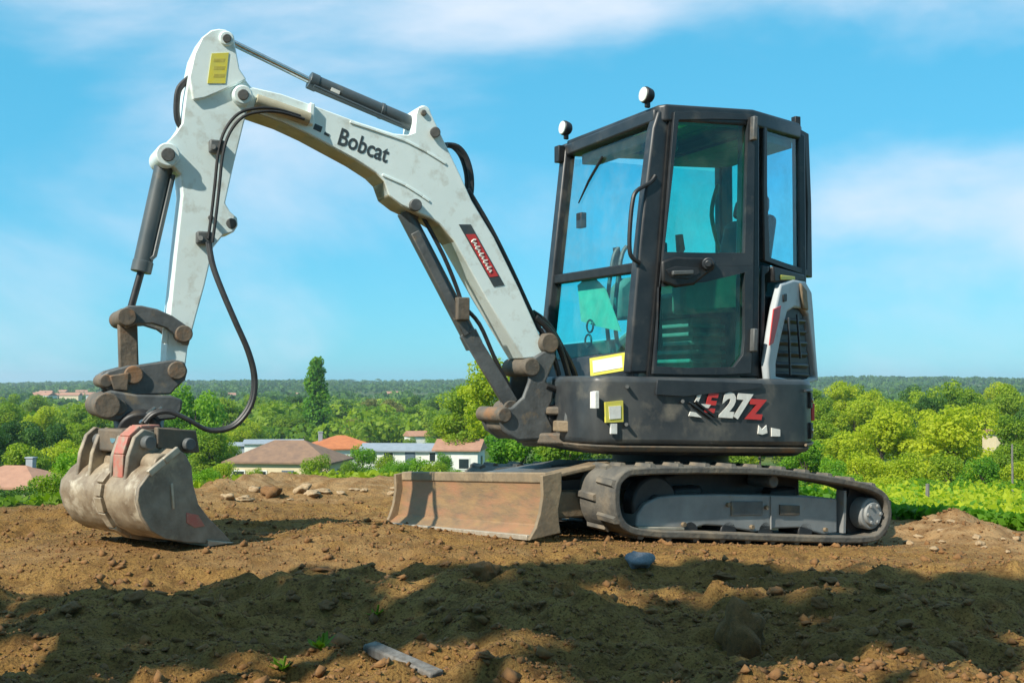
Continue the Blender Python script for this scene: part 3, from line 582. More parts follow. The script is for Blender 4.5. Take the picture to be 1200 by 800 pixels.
part('document_sheet', 'papyrus', EX, 0, lambda b: b.prism([frontpx(x, y) - U.s * .05 for x, y in ((668, 334), (683, 320), (700, 338), (718, 388), (690, 382), (672, 376))], [frontpx(x, y) - U.s * .056 for x, y in ((668, 334), (683, 320), (700, 338), (718, 388), (690, 382), (672, 376))]))
for (x, y) in ((686, 382), (684, 399)): part('gauge_ring', 'trim', EX.children[-1] if False else cab, 0, lambda b: b.tube([frontpx(x, y) - U.s * .03 + (U.n * math.cos(k * math.pi / 8) + UPZ * math.sin(k * math.pi / 8)) * .035 for k in range(17)], .006, 6))
part('grab_rail', 'interior', EX, 0, lambda b: b.tube(spline([U.P(-.62, -.33, 1.75), U.P(-.55, -.33, 2.0), U.P(-.60, -.33, 2.2)], 5), .014, 8))
# --- swing post
BN = .10
HW = .09
part('swing_mount', 'rust', EX, .012, lambda b: (slab(b, [(.86, .34), (.99, .22), (1.04, .12), (1.02, .02), (.92, -.10), (.72, -.25), (.70, .45)], .60, .66), slab(b, [(.84, .32), (.97, .20), (1.02, .12), (1.00, .02), (.90, -.08), (.72, -.22), (.70, .42)], .755, .80), b.cyl(U.P(.965, .115, .585), U.P(.965, .115, .83), .062, 24)))
part('mount_cheek', 'steel', EX, .008, lambda b: (U.ext(b, U.tr([(668, 462), (690, 458), (700, 470), (702, 500), (690, 498), (684, 483), (676, 498), (664, 498)], .40), .36, .40),))
part('mount_rail', 'bladeplate', EX, .008, lambda b: b.bar(U.w(650, 499, .34), U.w(703, 501, .50), .06, .05, U.n))
pcast = [(622, 421), (636, 412), (648, 408), (652, 418), (646, 432), (640, 447), (649, 457), (647, 470), (640, 484), (648, 500), (646, 514), (606, 516), (590, 505), (584, 490), (586, 480), (600, 477), (613, 465), (620, 446)]
pc = part('swing_post', 'steel', EX, .010, lambda b: (U.ext(b, U.tr(pcast, BN + .12), BN + .095, BN + .125), U.ext(b, U.tr(pcast, BN + .12), BN - .125, BN - .095)))
part('post_web', 'rust', pc, .01, lambda b: U.ext(b, U.tr([(600, 484), (640, 482), (646, 500), (644, 513), (606, 515), (590, 503), (588, 492)], BN + .12), BN - .095, BN + .095))
for x, y, l, r_ in ((645, 402, .13, .055), (592, 486, .145, .042), (624, 430, .14, .05)):
    part('post_boss', 'rust', pc, .008, lambda b: b.cyl(U.w(x, y, BN + l), U.w(x, y, BN + l) - U.n * 2 * l, r_, 20))
# --- boom
side = [(287, 127), (283, 117), (286, 106), (295, 102), (330, 110), (366, 123), (420, 143), (462, 156.5), (478, 158), (486, 155), (487.5, 134), (490, 126), (497, 123.5), (504, 130), (520, 164), (540, 206), (553, 235), (579, 278), (608, 337), (636, 400), (637, 412), (626, 419), (613, 420), (570, 350), (532, 282), (515, 262), (504, 255), (489, 249), (470, 240), (456, 229), (450, 212), (440, 202), (417, 187), (360, 156), (330, 142)]
bsz = U.tr(side, BN + HW)
boom = part('boom', 'white', EX, .006, lambda b: U.ext(b, bsz, BN - HW, BN + HW), seg=2)
boom['label'] = 'white painted boom with beige underside'
bw = lambda x, y, dn=0: U.w(x, y, BN + HW + dn)
def strip(name, m, pts, w, d, parent, dn=0): return part(name, m, parent, .002, lambda b: [b.bar(bw(*pts[i], dn), bw(*pts[i + 1], dn), w, d, U.n) for i in range(len(pts) - 1)])
strip('weld_seam', 'white', [(410, 143), (440, 153), (475, 165), (500, 178), (522, 192)], .012, .012, boom)
strip('weld_seam', 'white', [(448, 205), (475, 217), (495, 230), (503, 236)], .012, .012, boom)
part('tip_boss', 'white', boom, .006, lambda b: b.cyl(bw(285, 111, .035), bw(285, 111, .035) - U.n * (2 * HW + .07), .048, 24))
part('tip_pin', 'steel', boom, .004, lambda b: b.cyl(bw(285, 111, .045), bw(285, 111, .045) - U.n * (2 * HW + .09), .026, 16))
part('clamp_band', 'white', boom, .006, lambda b: U.ext(b, U.tr([(362, 121), (368, 123), (366, 148), (360, 146)], BN + HW), BN + HW - .02, BN + HW + .025))
part('link_tube', 'under', boom, 0, lambda b: b.tube([bw(300, 118, .012), bw(362, 140, .012)], .034, 14))
part('ear_pin', 'steel', boom, .004, lambda b: (b.cyl(bw(510, 155, .03), bw(510, 155, -.02), .028, 16), b.cyl(bw(497, 132, .012), bw(497, 132, 0) - U.n * (2 * HW + .012), .016, 12)))
part('cylinder_pin', 'steel', boom, .004, lambda b: b.cyl(bw(488, 240, .03), bw(488, 240) - U.n * (2 * HW + .03), .032, 16))
text('lettering', 'Bobcat', 'decal_dark', bw(426, 171.5, .0012), bw(452, 181.5, .0012) - bw(399, 161, .0012), UPZ, .122, boom, .0, .0022, .0005).scale = (.80, 1.0, 1.0)
strip('small_dark_mark', 'decal_dark', [(368, 148), (377, 152)], .030, .004, boom, .001)  # short dark bars on the boom side
strip('small_dark_mark', 'decal_dark', [(380, 156), (386, 159)], .014, .004, boom, .001)
bd = [(537.5, 263), (551.5, 263), (591, 334), (578.5, 336)]
lerp2 = lambda a, b, t: (a[0] + (b[0] - a[0]) * t, a[1] + (b[1] - a[1]) * t)
def band(t0, t1, e0=0, e1=1):
    p = lambda t, e: lerp2(lerp2(bd[0], bd[3], t), lerp2(bd[1], bd[2], t), e)
    return [p(t0, e0), p(t0, e1), p(t1, e1), p(t1, e0)]
dec('boom_decal', 'decal_dark', band(0, 1), n=BN + HW, th=.0025, parent=boom)
dec('decal_red', 'decal_red', band(.16, .85, .10, .90), n=BN + HW, th=.004, parent=boom)
sc = []
for k in range(40):
    t = .24 + .54 * k / 39 + .010 * math.cos(k * 1.57); p = lerp2(lerp2(bd[0], bd[3], t), lerp2(bd[1], bd[2], t), .5 + (.16 + .08 * math.sin(k * .8)) * math.sin(k * 1.57)); sc.append(bw(p[0], p[1], .0035))
part('decal_script', 'decal_white', boom, 0, lambda b: b.tube(spline(sc, 3), .0052, 5))
low = side[24:] + [side[0]]
part('underside_plate', 'under', boom, 0, lambda b: [b.add([U.P(s, BN + q, z) for s, z in (U.pix(*low[i], BN + HW), U.pix(*low[i + 1], BN + HW)) for q in (HW - .006, -HW + .006)] + [U.P(s - .004, BN + q, z - .006) for s, z in (U.pix(*low[i], BN + HW), U.pix(*low[i + 1], BN + HW)) for q in (HW - .006, -HW + .006)], [(0, 1, 3, 2), (4, 5, 7, 6), (0, 1, 5, 4), (2, 3, 7, 6), (0, 2, 6, 4), (1, 3, 7, 5)]) for i in range(len(low) - 1)])
part('boom_line', 'hose', boom, 0, lambda b: [b.tube(spline([U.w(x, y, n) + UPZ * .0 for x, y in ((548, 222), (575, 268), (600, 318), (625, 372), (645, 408), (655, 440))], 4), .014, 8) for n in (BN + .05, BN - .02)])
part('boom_hose', 'hose', boom, 0, lambda b: [b.tube(spline([U.w(x + dx, y, BN + .03 - .05 * k) for x, y in ((524, 170), (536, 172), (546, 184), (552, 205), (552, 226), (548, 232))], 4), .015, 8) for k, dx in enumerate((0, -5))])
part('post_hose', 'hose', EX, 0, lambda b: [b.tube(spline([U.w(x, y, n) for x, y in pts], 4), .017, 8) for pts, n in (([(628, 372), (648, 392), (662, 425), (668, 455), (664, 480), (672, 500)], .16), ([(624, 366), (642, 380), (660, 410), (674, 440), (676, 470)], .10), ([(640, 452), (655, 458), (668, 470), (668, 492)], .22), ([(650, 470), (660, 478), (666, 500), (655, 508)], .20))])
part('valve_block', 'dark', EX, .015, lambda b: (b.box(U.P(.80, .28, .90), U.s * .08, U.n * .12, UPZ * .06), b.box(U.P(.84, .12, .72), U.s * .09, U.n * .10, UPZ * .09)))
# --- arm cylinder on top of the boom
cw = lambda x, y, n=BN: U.w(x, y, n)
ac = part('arm_cylinder', 'cyl', EX, .003, lambda b: (b.cyl(cw(366, 96), cw(486, 147), .040, 20), b.cyl(cw(362, 94), cw(372, 98.5), .044, 20), b.cyl(cw(445, 129.5), cw(449, 131), .043, 20)))
part('cylinder_rod', 'chrome', ac, 0, lambda b: b.cyl(cw(270, 49), cw(364, 95), .017, 14))
part('cylinder_eye', 'white', ac, .004, lambda b: b.cyl(cw(266, 46, BN + .05), cw(266, 46, BN + .05) - U.n * .10, .036, 16))
part('cylinder_eye', 'white', ac, .004, lambda b: (b.cyl(cw(497, 132, BN + .05), cw(497, 132, BN + .05) - U.n * .10, .038, 16), b.bar(cw(484, 146), cw(496, 140), .06, .06, U.n)))
part('oil_pipe', 'cyl', ac, 0, lambda b: b.tube([cw(368, 101, BN + .045), cw(470, 146, BN + .045)], .009, 8))
part('data_plate', 'decal_white', ac, 0, lambda b: b.bar(cw(388, 104.5, BN + .039), cw(398, 109, BN + .039), .018, .006, U.n))
# --- boom cylinder
bc = part('boom_cylinder', 'cyl', EX, .003, lambda b: (b.cyl(cw(474, 248), cw(552, 398), .043, 20), b.cyl(cw(548, 390), cw(556, 406), .050, 20)))
part('cylinder_guard', 'steel', bc, .005, lambda b: b.bar(cw(486, 272, BN + .055), cw(548, 392, BN + .055), .05, .012, U.n))
part('cylinder_rod', 'cyl', bc, 0, lambda b: b.cyl(cw(554, 402), cw(602, 482), .036, 16))
part('rod_shield', 'steel', bc, .004, lambda b: b.bar(cw(547, 388, BN + .05), cw(600, 474, BN + .05), .085, .010, U.n))
part('cylinder_eye', 'rust', bc, .004, lambda b: (b.cyl(cw(488, 240, BN + .06), cw(488, 240, BN + .06) - U.n * .12, .045, 16), b.bar(cw(488, 240), cw(478, 258), .07, .07, U.n)))
part('cylinder_eye', 'rust', bc, .004, lambda b: b.cyl(cw(600, 480, BN + .07), cw(600, 480, BN + .07) - U.n * .14, .05, 16))
part('port_block', 'rust', bc, .006, lambda b: b.box(cw(541, 362, BN + .06), U.s * .035, U.n * .03, UPZ * .06))
part('oil_pipe', 'hose', bc, 0, lambda b: (b.tube(spline([cw(496, 255, BN + .03), cw(520, 300, BN + .05), cw(538, 345, BN + .05), cw(542, 366, BN + .06)], 4), .011, 8), b.tube(spline([cw(544, 360, BN + .06), cw(562, 380, BN + .06), cw(580, 420, BN + .05), cw(598, 455, BN + .04)], 4), .011, 8)))
# --- arm (dipper)
AW = .085
arm_px = [(247, 36.5), (256, 35), (264, 36), (273, 44), (276, 61), (280, 82), (288, 94), (296, 104), (292, 124), (286, 144), (274, 193), (264, 238), (270, 248), (278, 255), (279, 264), (274, 272), (262, 275), (250, 290), (240, 334), (230, 370), (220, 408), (216, 440), (206, 446), (194, 440), (196, 400), (202, 340), (206, 300), (214, 228), (212, 204), (203, 195), (190, 188), (187, 178), (194, 168), (206, 156), (214, 144), (217, 118), (221, 92), (227, 64), (236, 45)]
asz = U.tr(arm_px, BN + AW)
arm = part('arm', 'white', EX, .006, lambda b: (U.ext(b, asz, BN - AW, BN + AW)), seg=3)
arm['label'] = 'white painted arm with yellow warning sticker'
ah = lambda x, y, dn=0: U.w(x, y, BN + AW + dn)
part('head_plate', 'white', arm, .006, lambda b: U.ext(b, U.tr([(239, 116), (277, 100), (288, 94), (280, 82), (276, 61), (273, 44), (264, 36), (256, 35), (247, 36.5), (236, 45), (227, 64), (221, 92), (226, 118)], BN + AW), BN + AW - .01, BN + AW + .018))
dec('warning_sticker', 'decal_yellow', [(248, 63), (268, 62), (264, 98), (243, 98)], n=BN + AW + .018, th=.003, parent=arm)
for k in range(3): dec('sticker_print', 'ink', [(251, 69 + 9 * k), (264, 69 + 9 * k), (263, 73 + 9 * k), (250, 73 + 9 * k)], n=BN + AW + .0205, th=.001, parent=arm)
for x, y, l, r_ in ((285, 111, .045, .046), (197, 181, .04, .055), (266, 45, .03, .036)):
    part('pivot_boss', 'white', arm, .006, lambda b: b.cyl(ah(x, y, l), ah(x, y) - U.n * (2 * AW + l), r_, 24))
    part('pivot_pin', 'steel', arm, .004, lambda b: b.cyl(ah(x, y, l + .012), ah(x, y, l - .02), r_ * .58, 16))
part('lift_eye', 'steel', arm, .003, lambda b: b.cyl(ah(271, 262, .006), ah(271, 262, -.01), .026, 16))
for x, y in ((254, 172), (239, 279)):
    cl_ = part('hose_clamp', 'steel', arm, .008, lambda b: b.box(ah(x, y, .02), U.s * .036, U.n * .022, UPZ * .030)); part('clamp_bolt', 'frame', cl_, 0, lambda b: b.cyl(ah(x - 4, y, .03), ah(x - 4, y, .052), .012, 8))
part('hose_port', 'steel', arm, .004, lambda b: b.cyl(ah(247, 255, 0), ah(247, 255, .03), .014, 10))
hp = [(352, 136), (325, 128), (302, 127), (280, 133), (264, 152), (256, 178), (252, 215), (248, 250), (244, 280)]
part('arm_hose', 'hose', arm, 0, lambda b: [b.tube(spline([ah(x + dx, y + dy, .045 + .02 * k) for x, y in hp], 4), .0075, 8) for k, (dx, dy) in enumerate(((0, 0), (5, 4)))])
part('arm_hose', 'hose', arm, 0, lambda b: b.tube(spline([ah(x, y, -.05) for x, y in ((222, 92), (210, 104), (207, 122), (208, 140), (214, 152))], 4), .016, 8))
hp2 = [(243, 284), (248, 310), (259, 340), (274, 375), (290, 412), (297, 444), (292, 474), (272, 498), (244, 503), (218, 490), (196, 481), (178, 484), (168, 494)]
hn = [.05, .08, .12, .16, .18, .18, .18, .17, .16, .15, .13, .12, .11]
part('tool_hose', 'hose', EX, 0, lambda b: [b.tube(spline([ah(x + dx, y + dx * .6, dn + .0 + .022 * k) for (x, y), dn in zip(hp2, hn)], 5), .0105, 8) for k, dx in enumerate((0, 2.5))])
# --- bucket cylinder and linkage
kc = part('bucket_cylinder', 'cyl', EX, .003, lambda b: (b.cyl(cw(192, 196), cw(166, 314), .044, 20), b.cyl(cw(168, 306), cw(165, 319), .048, 20)))
part('oil_pipe', 'cyl', kc, 0, lambda b: b.tube([cw(203, 205, BN + .03), cw(181, 300, BN + .03), cw(176, 304, BN + .03)], .012, 8))
part('cylinder_rod', 'hose', kc, 0, lambda b: b.cyl(cw(166, 316), cw(152, 366), .017, 14))
part('cylinder_eye', 'dark', kc, .004, lambda b: (b.cyl(cw(196, 183, BN + .055), cw(196, 183, BN + .055) - U.n * .11, .045, 16), b.cyl(cw(151, 368, BN + .05), cw(151, 368, BN + .05) - U.n * .10, .035, 14)))
lk = [(140, 373), (142, 363), (150, 358), (166, 358), (184, 362), (202, 370), (218, 381), (224, 392), (221, 405), (214, 403), (206, 393), (194, 384), (178, 379), (160, 380), (148, 385)]
lkm = part('rocker_link', 'steel', EX, .006, lambda b: (U.ext(b, U.tr(lk, BN + .13), BN + .095, BN + .135), U.ext(b, U.tr(lk, BN + .13), BN - .135, BN - .095)))
part('link_pin', 'rust', lkm, .005, lambda b: (b.cyl(cw(149, 371, BN + .155), cw(149, 371, BN + .155) - U.n * .31, .042, 18), b.cyl(cw(216, 391, BN + .15), cw(216, 391, BN + .15) - U.n * .30, .04, 18)))
part('guide_link', 'rust', EX, .008, lambda b: (b.bar(cw(149, 374, BN + .055), cw(151, 440, BN + .055), .085, .05, U.n), b.bar(cw(149, 374, BN - .055), cw(151, 440, BN - .055), .085, .05, U.n)))
part('arm_tip_stub', 'white', arm, .004, lambda b: b.bar(cw(194, 384, BN + .088), cw(193, 402, BN + .088), .025, .012, U.n))
cp1 = [(117, 448), (118, 440), (128, 434), (150, 428), (166, 427), (186, 424), (204, 421), (216, 424), (220, 434), (217, 445), (206, 455), (200, 462), (150, 463), (130, 459)]
cpl = part('coupler_head', 'steel', EX, .008, lambda b: (U.ext(b, U.tr(cp1, BN + .12), BN + .09, BN + .125), U.ext(b, U.tr(cp1, BN + .12), BN - .125, BN - .09), U.ext(b, U.tr([(135, 452), (200, 450), (200, 462), (140, 462)], BN + .12), BN - .09, BN + .09)))
part('coupler_pin', 'rust', cpl, .005, lambda b: (b.cyl(cw(208, 434, BN + .145), cw(208, 434, BN + .145) - U.n * .29, .042, 18), b.cyl(cw(157, 439, BN + .145), cw(157, 439, BN + .145) - U.n * .29, .042, 18), b.cyl(cw(125, 446, BN + .135), cw(125, 446, BN + .135) - U.n * .27, .03, 16)))
part('coupler_web', 'rust', cpl, .006, lambda b: U.ext(b, U.tr([(128, 440), (152, 436), (150, 458), (134, 457)], BN + .15), BN + .12, BN + .15))
cp2 = [(112, 470), (116, 462), (130, 457), (160, 462), (200, 463), (214, 468), (213, 480), (206, 491), (170, 494), (130, 493), (113, 486)]
tl = part('tilt_body', 'steel', EX, .010, lambda b: (U.ext(b, U.tr(cp2, BN + .15), BN + .115, BN + .155), U.ext(b, U.tr(cp2, BN + .15), BN - .155, BN - .115), U.ext(b, U.tr([(120, 474), (206, 472), (206, 488), (122, 490)], BN + .12), BN - .115, BN + .115)))
part('tilt_pin', 'rust', tl, .006, lambda b: (b.cyl(cw(126, 475, BN + .185), cw(126, 475, BN + .185) - U.n * .37, .058, 20), b.cyl(cw(140, 477, BN + .17), cw(140, 477, BN + .17) - U.n * .34, .035, 16)))
part('hose_fitting', 'chrome', tl, 0, lambda b: [b.tube(spline([cw(x + d, y, BN + .19) for x, y in ((182, 478), (172, 486), (164, 496))], 3), .011, 8) for d in (0, 8)])
# --- bucket: frame with its own turn about the upright axis
bcx, bcy = -1.60, 5.10
K = FR(bcx, bcy, math.pi + R(40) - math.pi / 2 + math.pi / 2)     # axes set by hand below
wv = Vector((math.cos(R(40)), -math.sin(R(40)), 0)); K.n = wv; K.s = Vector((math.sin(R(40)), math.cos(R(40)), 0))
NB = .20; BW = .60
kp = [(207, 526), (190, 540), (172, 555), (160, 571), (158, 586), (163, 604), (174, 621), (191, 631), (215, 635), (240, 636), (268, 633), (256, 620), (241, 605), (230, 590), (224, 568), (222, 546), (215, 532)]
kz = K.tr(kp, NB)
zoff = 0.0
KP = lambda s, n, z: K.P(s, n, z)
back = kz[:11]                                   # curved back from top lip to cutting edge
def shell(b):
    inn = []
    cs = sum(p[0] for p in kz) / len(kz); cz = sum(p[1] for p in kz) / len(kz)
    for s, z in back:
        d = math.hypot(s - cs, z - cz); inn.append((s + (cs - s) / d * .018, z + (cz - z) / d * .018))
    inn[-1] = (back[-1][0] - .02, back[-1][1] + .012)
    pz = back + inn[::-1]
    n = len(pz); A = [KP(s, NB, z) for s, z in pz]; B = [KP(s, NB - BW, z) for s, z in pz]; m = len(back)
    fs = [(i, i + 1, n - 2 - i, n - 1 - i) for i in range(m - 1)] + [(n + n - 1 - i, n + n - 2 - i, n + i + 1, n + i) for i in range(m - 1)]
    fs += [(i, (i + 1) % n, (i + 1) % n + n, i + n) for i in range(n)]
    b.add(A + B, fs)
bk_ = part('bucket', 'bucket', EX, 0, shell)
bk_['label'] = 'scraped steel digging bucket with red hook'
part('side_plate', 'bucketside', bk_, .004, lambda b: K.ext(b, kz, NB - .002, NB + .018))
part('side_plate', 'bucketside', bk_, .004, lambda b: K.ext(b, kz, NB - BW - .016, NB - BW + .002))
part('wear_band', 'bucket', bk_, .003, lambda b: [b.bar(KP(back[i][0], NB - .27, back[i][1]), KP(back[i + 1][0], NB - .27, back[i + 1][1]), .035, .05, wv) for i in range(2, 9)])
part('cutting_edge', 'bright', bk_, .003, lambda b: b.prism([KP(s, NB + .03, z) for s, z in ((kz[10][0] - .13, kz[10][1] - .012), (kz[10][0] + .012, kz[10][1] - .008), (kz[10][0] - .13, kz[10][1] + .018))], [KP(s, NB - BW - .03, z) for s, z in ((kz[10][0] - .13, kz[10][1] - .012), (kz[10][0] + .012, kz[10][1] - .008), (kz[10][0] - .13, kz[10][1] + .018))]))
part('side_rib', 'bright', bk_, .003, lambda b: b.bar(K.w(201, 566, NB + .02), K.w(203, 596, NB + .02), .012, .01, wv))
part('side_cutter', 'red', bk_, .003, lambda b: K.ext(b, K.tr([(218, 600), (232, 603), (240, 616), (228, 618), (218, 612)], NB + .018), NB + .017, NB + .021))
part('rim_bar', 'bright', bk_, .004, lambda b: [b.bar(KP(kz[i][0], NB + .012, kz[i][1]), KP(kz[i + 1][0], NB + .012, kz[i + 1][1]), .03, .02, wv) for i in range(0, 2)])  # lit rim of the side plate, painted in as pale steel
ts, tz = kz[0]
part('top_tube', 'bucket', bk_, .006, lambda b: b.cyl(KP(kz[2][0] + .09, NB - .01, kz[2][1] + .03), KP(kz[2][0] + .09, NB - BW + .01, kz[2][1] + .03), .05, 18))
for nn in (NB - .13, NB - .25, NB - .42, NB - .52):
    part('bucket_ear', 'bucketside', bk_, .006, lambda b: K.ext(b, [(kz[3][0] + .02, kz[3][1] + .01), (kz[2][0] - .015, kz[2][1] + .07), (kz[2][0] + .015, kz[2][1] + .15), (kz[2][0] + .06, kz[2][1] + .185), (kz[2][0] + .11, kz[2][1] + .17), (kz[2][0] + .15, kz[2][1] + .10), (kz[2][0] + .14, kz[2][1] + .02)], nn - .012, nn + .012))
part('hook_bar', 'red', bk_, .004, lambda b: [b.bar(KP(*p0), KP(*p1), .018, .075, wv) for p0, p1 in (((kz[3][0] + .035, NB - .19, kz[3][1] + .03), (kz[2][0] - .012, NB - .19, kz[2][1] + .075)), ((kz[2][0] - .012, NB - .19, kz[2][1] + .075), (kz[2][0] + .012, NB - .19, kz[2][1] + .15)), ((kz[2][0] + .012, NB - .19, kz[2][1] + .15), (kz[2][0] + .065, NB - .19, kz[2][1] + .19)), ((kz[2][0] + .065, NB - .19, kz[2][1] + .19), (kz[2][0] + .16, NB - .19, kz[2][1] + .19)))])
for ds, dz_, r_ in ((.07, .125, .03), (.27, .11, .028)):
    part('bucket_pin', 'steel', bk_, .004, lambda b: b.cyl(KP(kz[2][0] + ds, NB - .08, kz[2][1] + dz_), KP(kz[2][0] + ds, NB - .56, kz[2][1] + dz_), r_, 14))
kc0 = KP(kz[2][0] + .17, NB - .33, kz[2][1])
topz = U.w(163, 488, BN)
rd_ = part('rotator_drum', 'dark', EX, .010, lambda b: b.tube([topz, Vector((topz.x * .7 + kc0.x * .3, topz.y * .7 + kc0.y * .3, topz.z - .04)), Vector((kc0.x, kc0.y, kz[2][1] + .15))], [.115, .11, .10], 28))
part('grip_box', 'rust', rd_, .010, lambda b: b.box(Vector((kc0.x, kc0.y, kz[2][1] + .13)), K.s * .15, wv * .10, UPZ * .05))
part('grip_cylinder', 'chrome', rd_, .004, lambda b: b.cyl(KP(kz[2][0] + .02, NB - .30, kz[2][1] + .14), KP(kz[2][0] + .30, NB - .30, kz[2][1] + .12), .026, 14))
part('lock_plate', 'rust', EX, .006, lambda b: K.ext(b, [(kz[2][0] + .12, kz[2][1] + .10), (kz[2][0] + .12, kz[2][1] + .19), (kz[2][0] + .32, kz[2][1] + .17), (kz[2][0] + .34, kz[2][1] + .07), (kz[2][0] + .24, kz[2][1] + .07)], NB - .14, NB - .11))
# ------------------------------------------------------------ plants
def leaves(C, Nrm, size, tintv, rg, aspect=.7, fold=.0):
    n = len(C); Nn = Nrm / (np.linalg.norm(Nrm, axis=1, keepdims=True) + 1e-9)
    a = np.cross(Nn, rg.normal(size=(n, 3))); a /= np.linalg.norm(a, axis=1, keepdims=True) + 1e-9; b = np.cross(Nn, a)
    s = (size * np.ones(n) * rg.uniform(.6, 1.3, n))[:, None]
    V = np.stack([C - a * s * .5, C + b * s * .5 * aspect, C + a * s * .5, C - b * s * .5 * aspect], 1).reshape(-1, 3)
    return V, np.arange(4 * n).reshape(n, 4), np.repeat(tintv, 4)
def leaf_obj(name, parts, m, parent=None):
    V = np.concatenate([p[0] for p in parts]); off = np.cumsum([0] + [len(p[0]) for p in parts[:-1]])
    Q_ = np.concatenate([p[1] + o for p, o in zip(parts, off)]); tt = np.concatenate([p[2] for p in parts])
    me = npmesh(name, V, Q_); a = me.attributes.new('tint', 'FLOAT', 'POINT'); a.data.foreach_set('value', np.clip(tt, 0, 1).astype(np.float32)); me.materials.append(m)
    o = bpy.data.objects.new(name, me); col.objects.link(o)
    if parent: o.parent = parent
    return o
def lobes_for(kind, rg):                       # crown inside radius 1 and height 0..1
    L = []
    if kind == 'round':
        for k in range(26):
            th = rg.uniform(0, 6.28); z = rg.uniform(.22, .90); rr = math.sqrt(max(0, 1 - ((z - .52) / .5) ** 2)) * rg.uniform(.35, .78)
            L.append(((rr * math.cos(th), rr * math.sin(th), z), (rg.uniform(.22, .38),) * 2 + (rg.uniform(.08, .14),)))
    elif kind == 'wide':
        for k in range(34):
            th = rg.uniform(0, 6.28); z = rg.uniform(.12, .90); rr = math.sqrt(max(0, 1 - (z - .1) ** 2 / .85)) * rg.uniform(.3, .8)
            L.append(((rr * math.cos(th), rr * math.sin(th), z), (rg.uniform(.2, .36),) * 2 + (rg.uniform(.09, .16),)))
    elif kind == 'poplar':
        for k in range(64):
            z = .10 + .88 * (k + rg.random()) / 64; w = .85 * math.sin(math.pi * min(1, (z + .12) / 1.14)) ** .7; th = rg.uniform(0, 6.28); rr = w * rg.uniform(.1, .5)
            L.append(((rr * math.cos(th), rr * math.sin(th), z), (.16 + .26 * w,) * 2 + (rg.uniform(.04, .07),)))
    else:                                      # bush, foliage to the ground
        for k in range(22):
            th = rg.uniform(0, 6.28); z = rg.uniform(.08, .85); rr = math.sqrt(max(0, 1 - z * z)) * rg.uniform(.2, .8)
            L.append(((rr * math.cos(th), rr * math.sin(th), z), (rg.uniform(.22, .4),) * 2 + (rg.uniform(.14, .24),)))
    return L
def crown_parts(kind, n, rx, h, leaf, rg):
    zs = {'poplar': .22, 'bush': .55}.get(kind, .5)
    L = lobes_for(kind, rg); per = n // len(L); out = []
    for c, r in L:
        d = rg.normal(size=(per, 3)); d /= np.linalg.norm(d, axis=1, keepdims=True); rad_ = .55 + .5 * rg.random(per) ** .6
        p = np.array(c) + d * np.array(r) * rad_[:, None]; P3 = p * np.array([rx, rx, h])
        nr_ = d * .9 + rg.normal(size=(per, 3)) * .65 + np.array([0, 0, .35])
        lv = leaves(P3 * 0, nr_, leaf, np.clip(rg.uniform(.15, .85) + rg.normal(size=per) * .14, 0, 1), rg)
        out.append((lv[0] * np.array([1, 1, zs]) + np.repeat(P3, 4, 0), lv[1], lv[2]))     # leaves keep their shape when the crown is stretched
    return out
def trunk_mesh(b, h, r, top, spread, rg, k=6):
    b.tube([(0, 0, -.4), (0, 0, h * .12), (r * .4, -r * .3, h * .4), (-r * .2, r * .3, h * top)], [r * 1.25, r, r * .7, r * .25], 8)
    for i in range(k):
        th = i * 6.28 / k + rg.uniform(-.4, .4); z0 = h * rg.uniform(.25, .5); s_ = spread * rg.uniform(.4, .75)
        b.tube([(0, 0, z0), (s_ * .45 * math.cos(th), s_ * .45 * math.sin(th), z0 + h * .12), (s_ * math.cos(th), s_ * math.sin(th), z0 + h * .3)], [r * .5, r * .33, r * .1], 6)
G = {}
G['yellow'] = leafmat('yellow_green_leaves', (.24, .33, .016), (.46, .50, .028), .5)
G['mid'] = leafmat('mid_green_leaves', (.11, .21, .016), (.28, .37, .022), .45)
G['dark'] = leafmat('dark_green_leaves', (.035, .10, .018), (.10, .19, .025), .35)
G['bright'] = leafmat('bright_green_leaves', (.08, .22, .015), (.22, .38, .022), .45)
G['olive'] = leafmat('olive_brown_leaves', (.12, .14, .035), (.22, .21, .06), .35)
G['shade'] = leafmat('walnut_leaves', (.05, .13, .012), (.10, .20, .02), .2)
protos = {}
def proto(kind, colr, var=0):
    key = (kind, colr, var)
    if key not in protos:
        rg = np.random.default_rng(hash((kind, var)) % 1000 if False else {'round': 11, 'wide': 22, 'poplar': 33, 'bush': 44}[kind] + var)
        n = {'round': 7500, 'wide': 9000, 'poplar': 6000, 'bush': 5500}[kind]
        c = leaf_obj('crown', crown_parts(kind, n, 1, 1, .080 if kind != 'poplar' else .16, rg), G[colr])
        if kind == 'poplar': pass
        b = MB(); trunk_mesh(b, 1, .045, .75, .6, rg); t = b.build('trunk', 'bark')
        for o in (c, t): col.objects.unlink(o)
        protos[key] = (c.data, t.data)
    return protos[key]
VC = 0
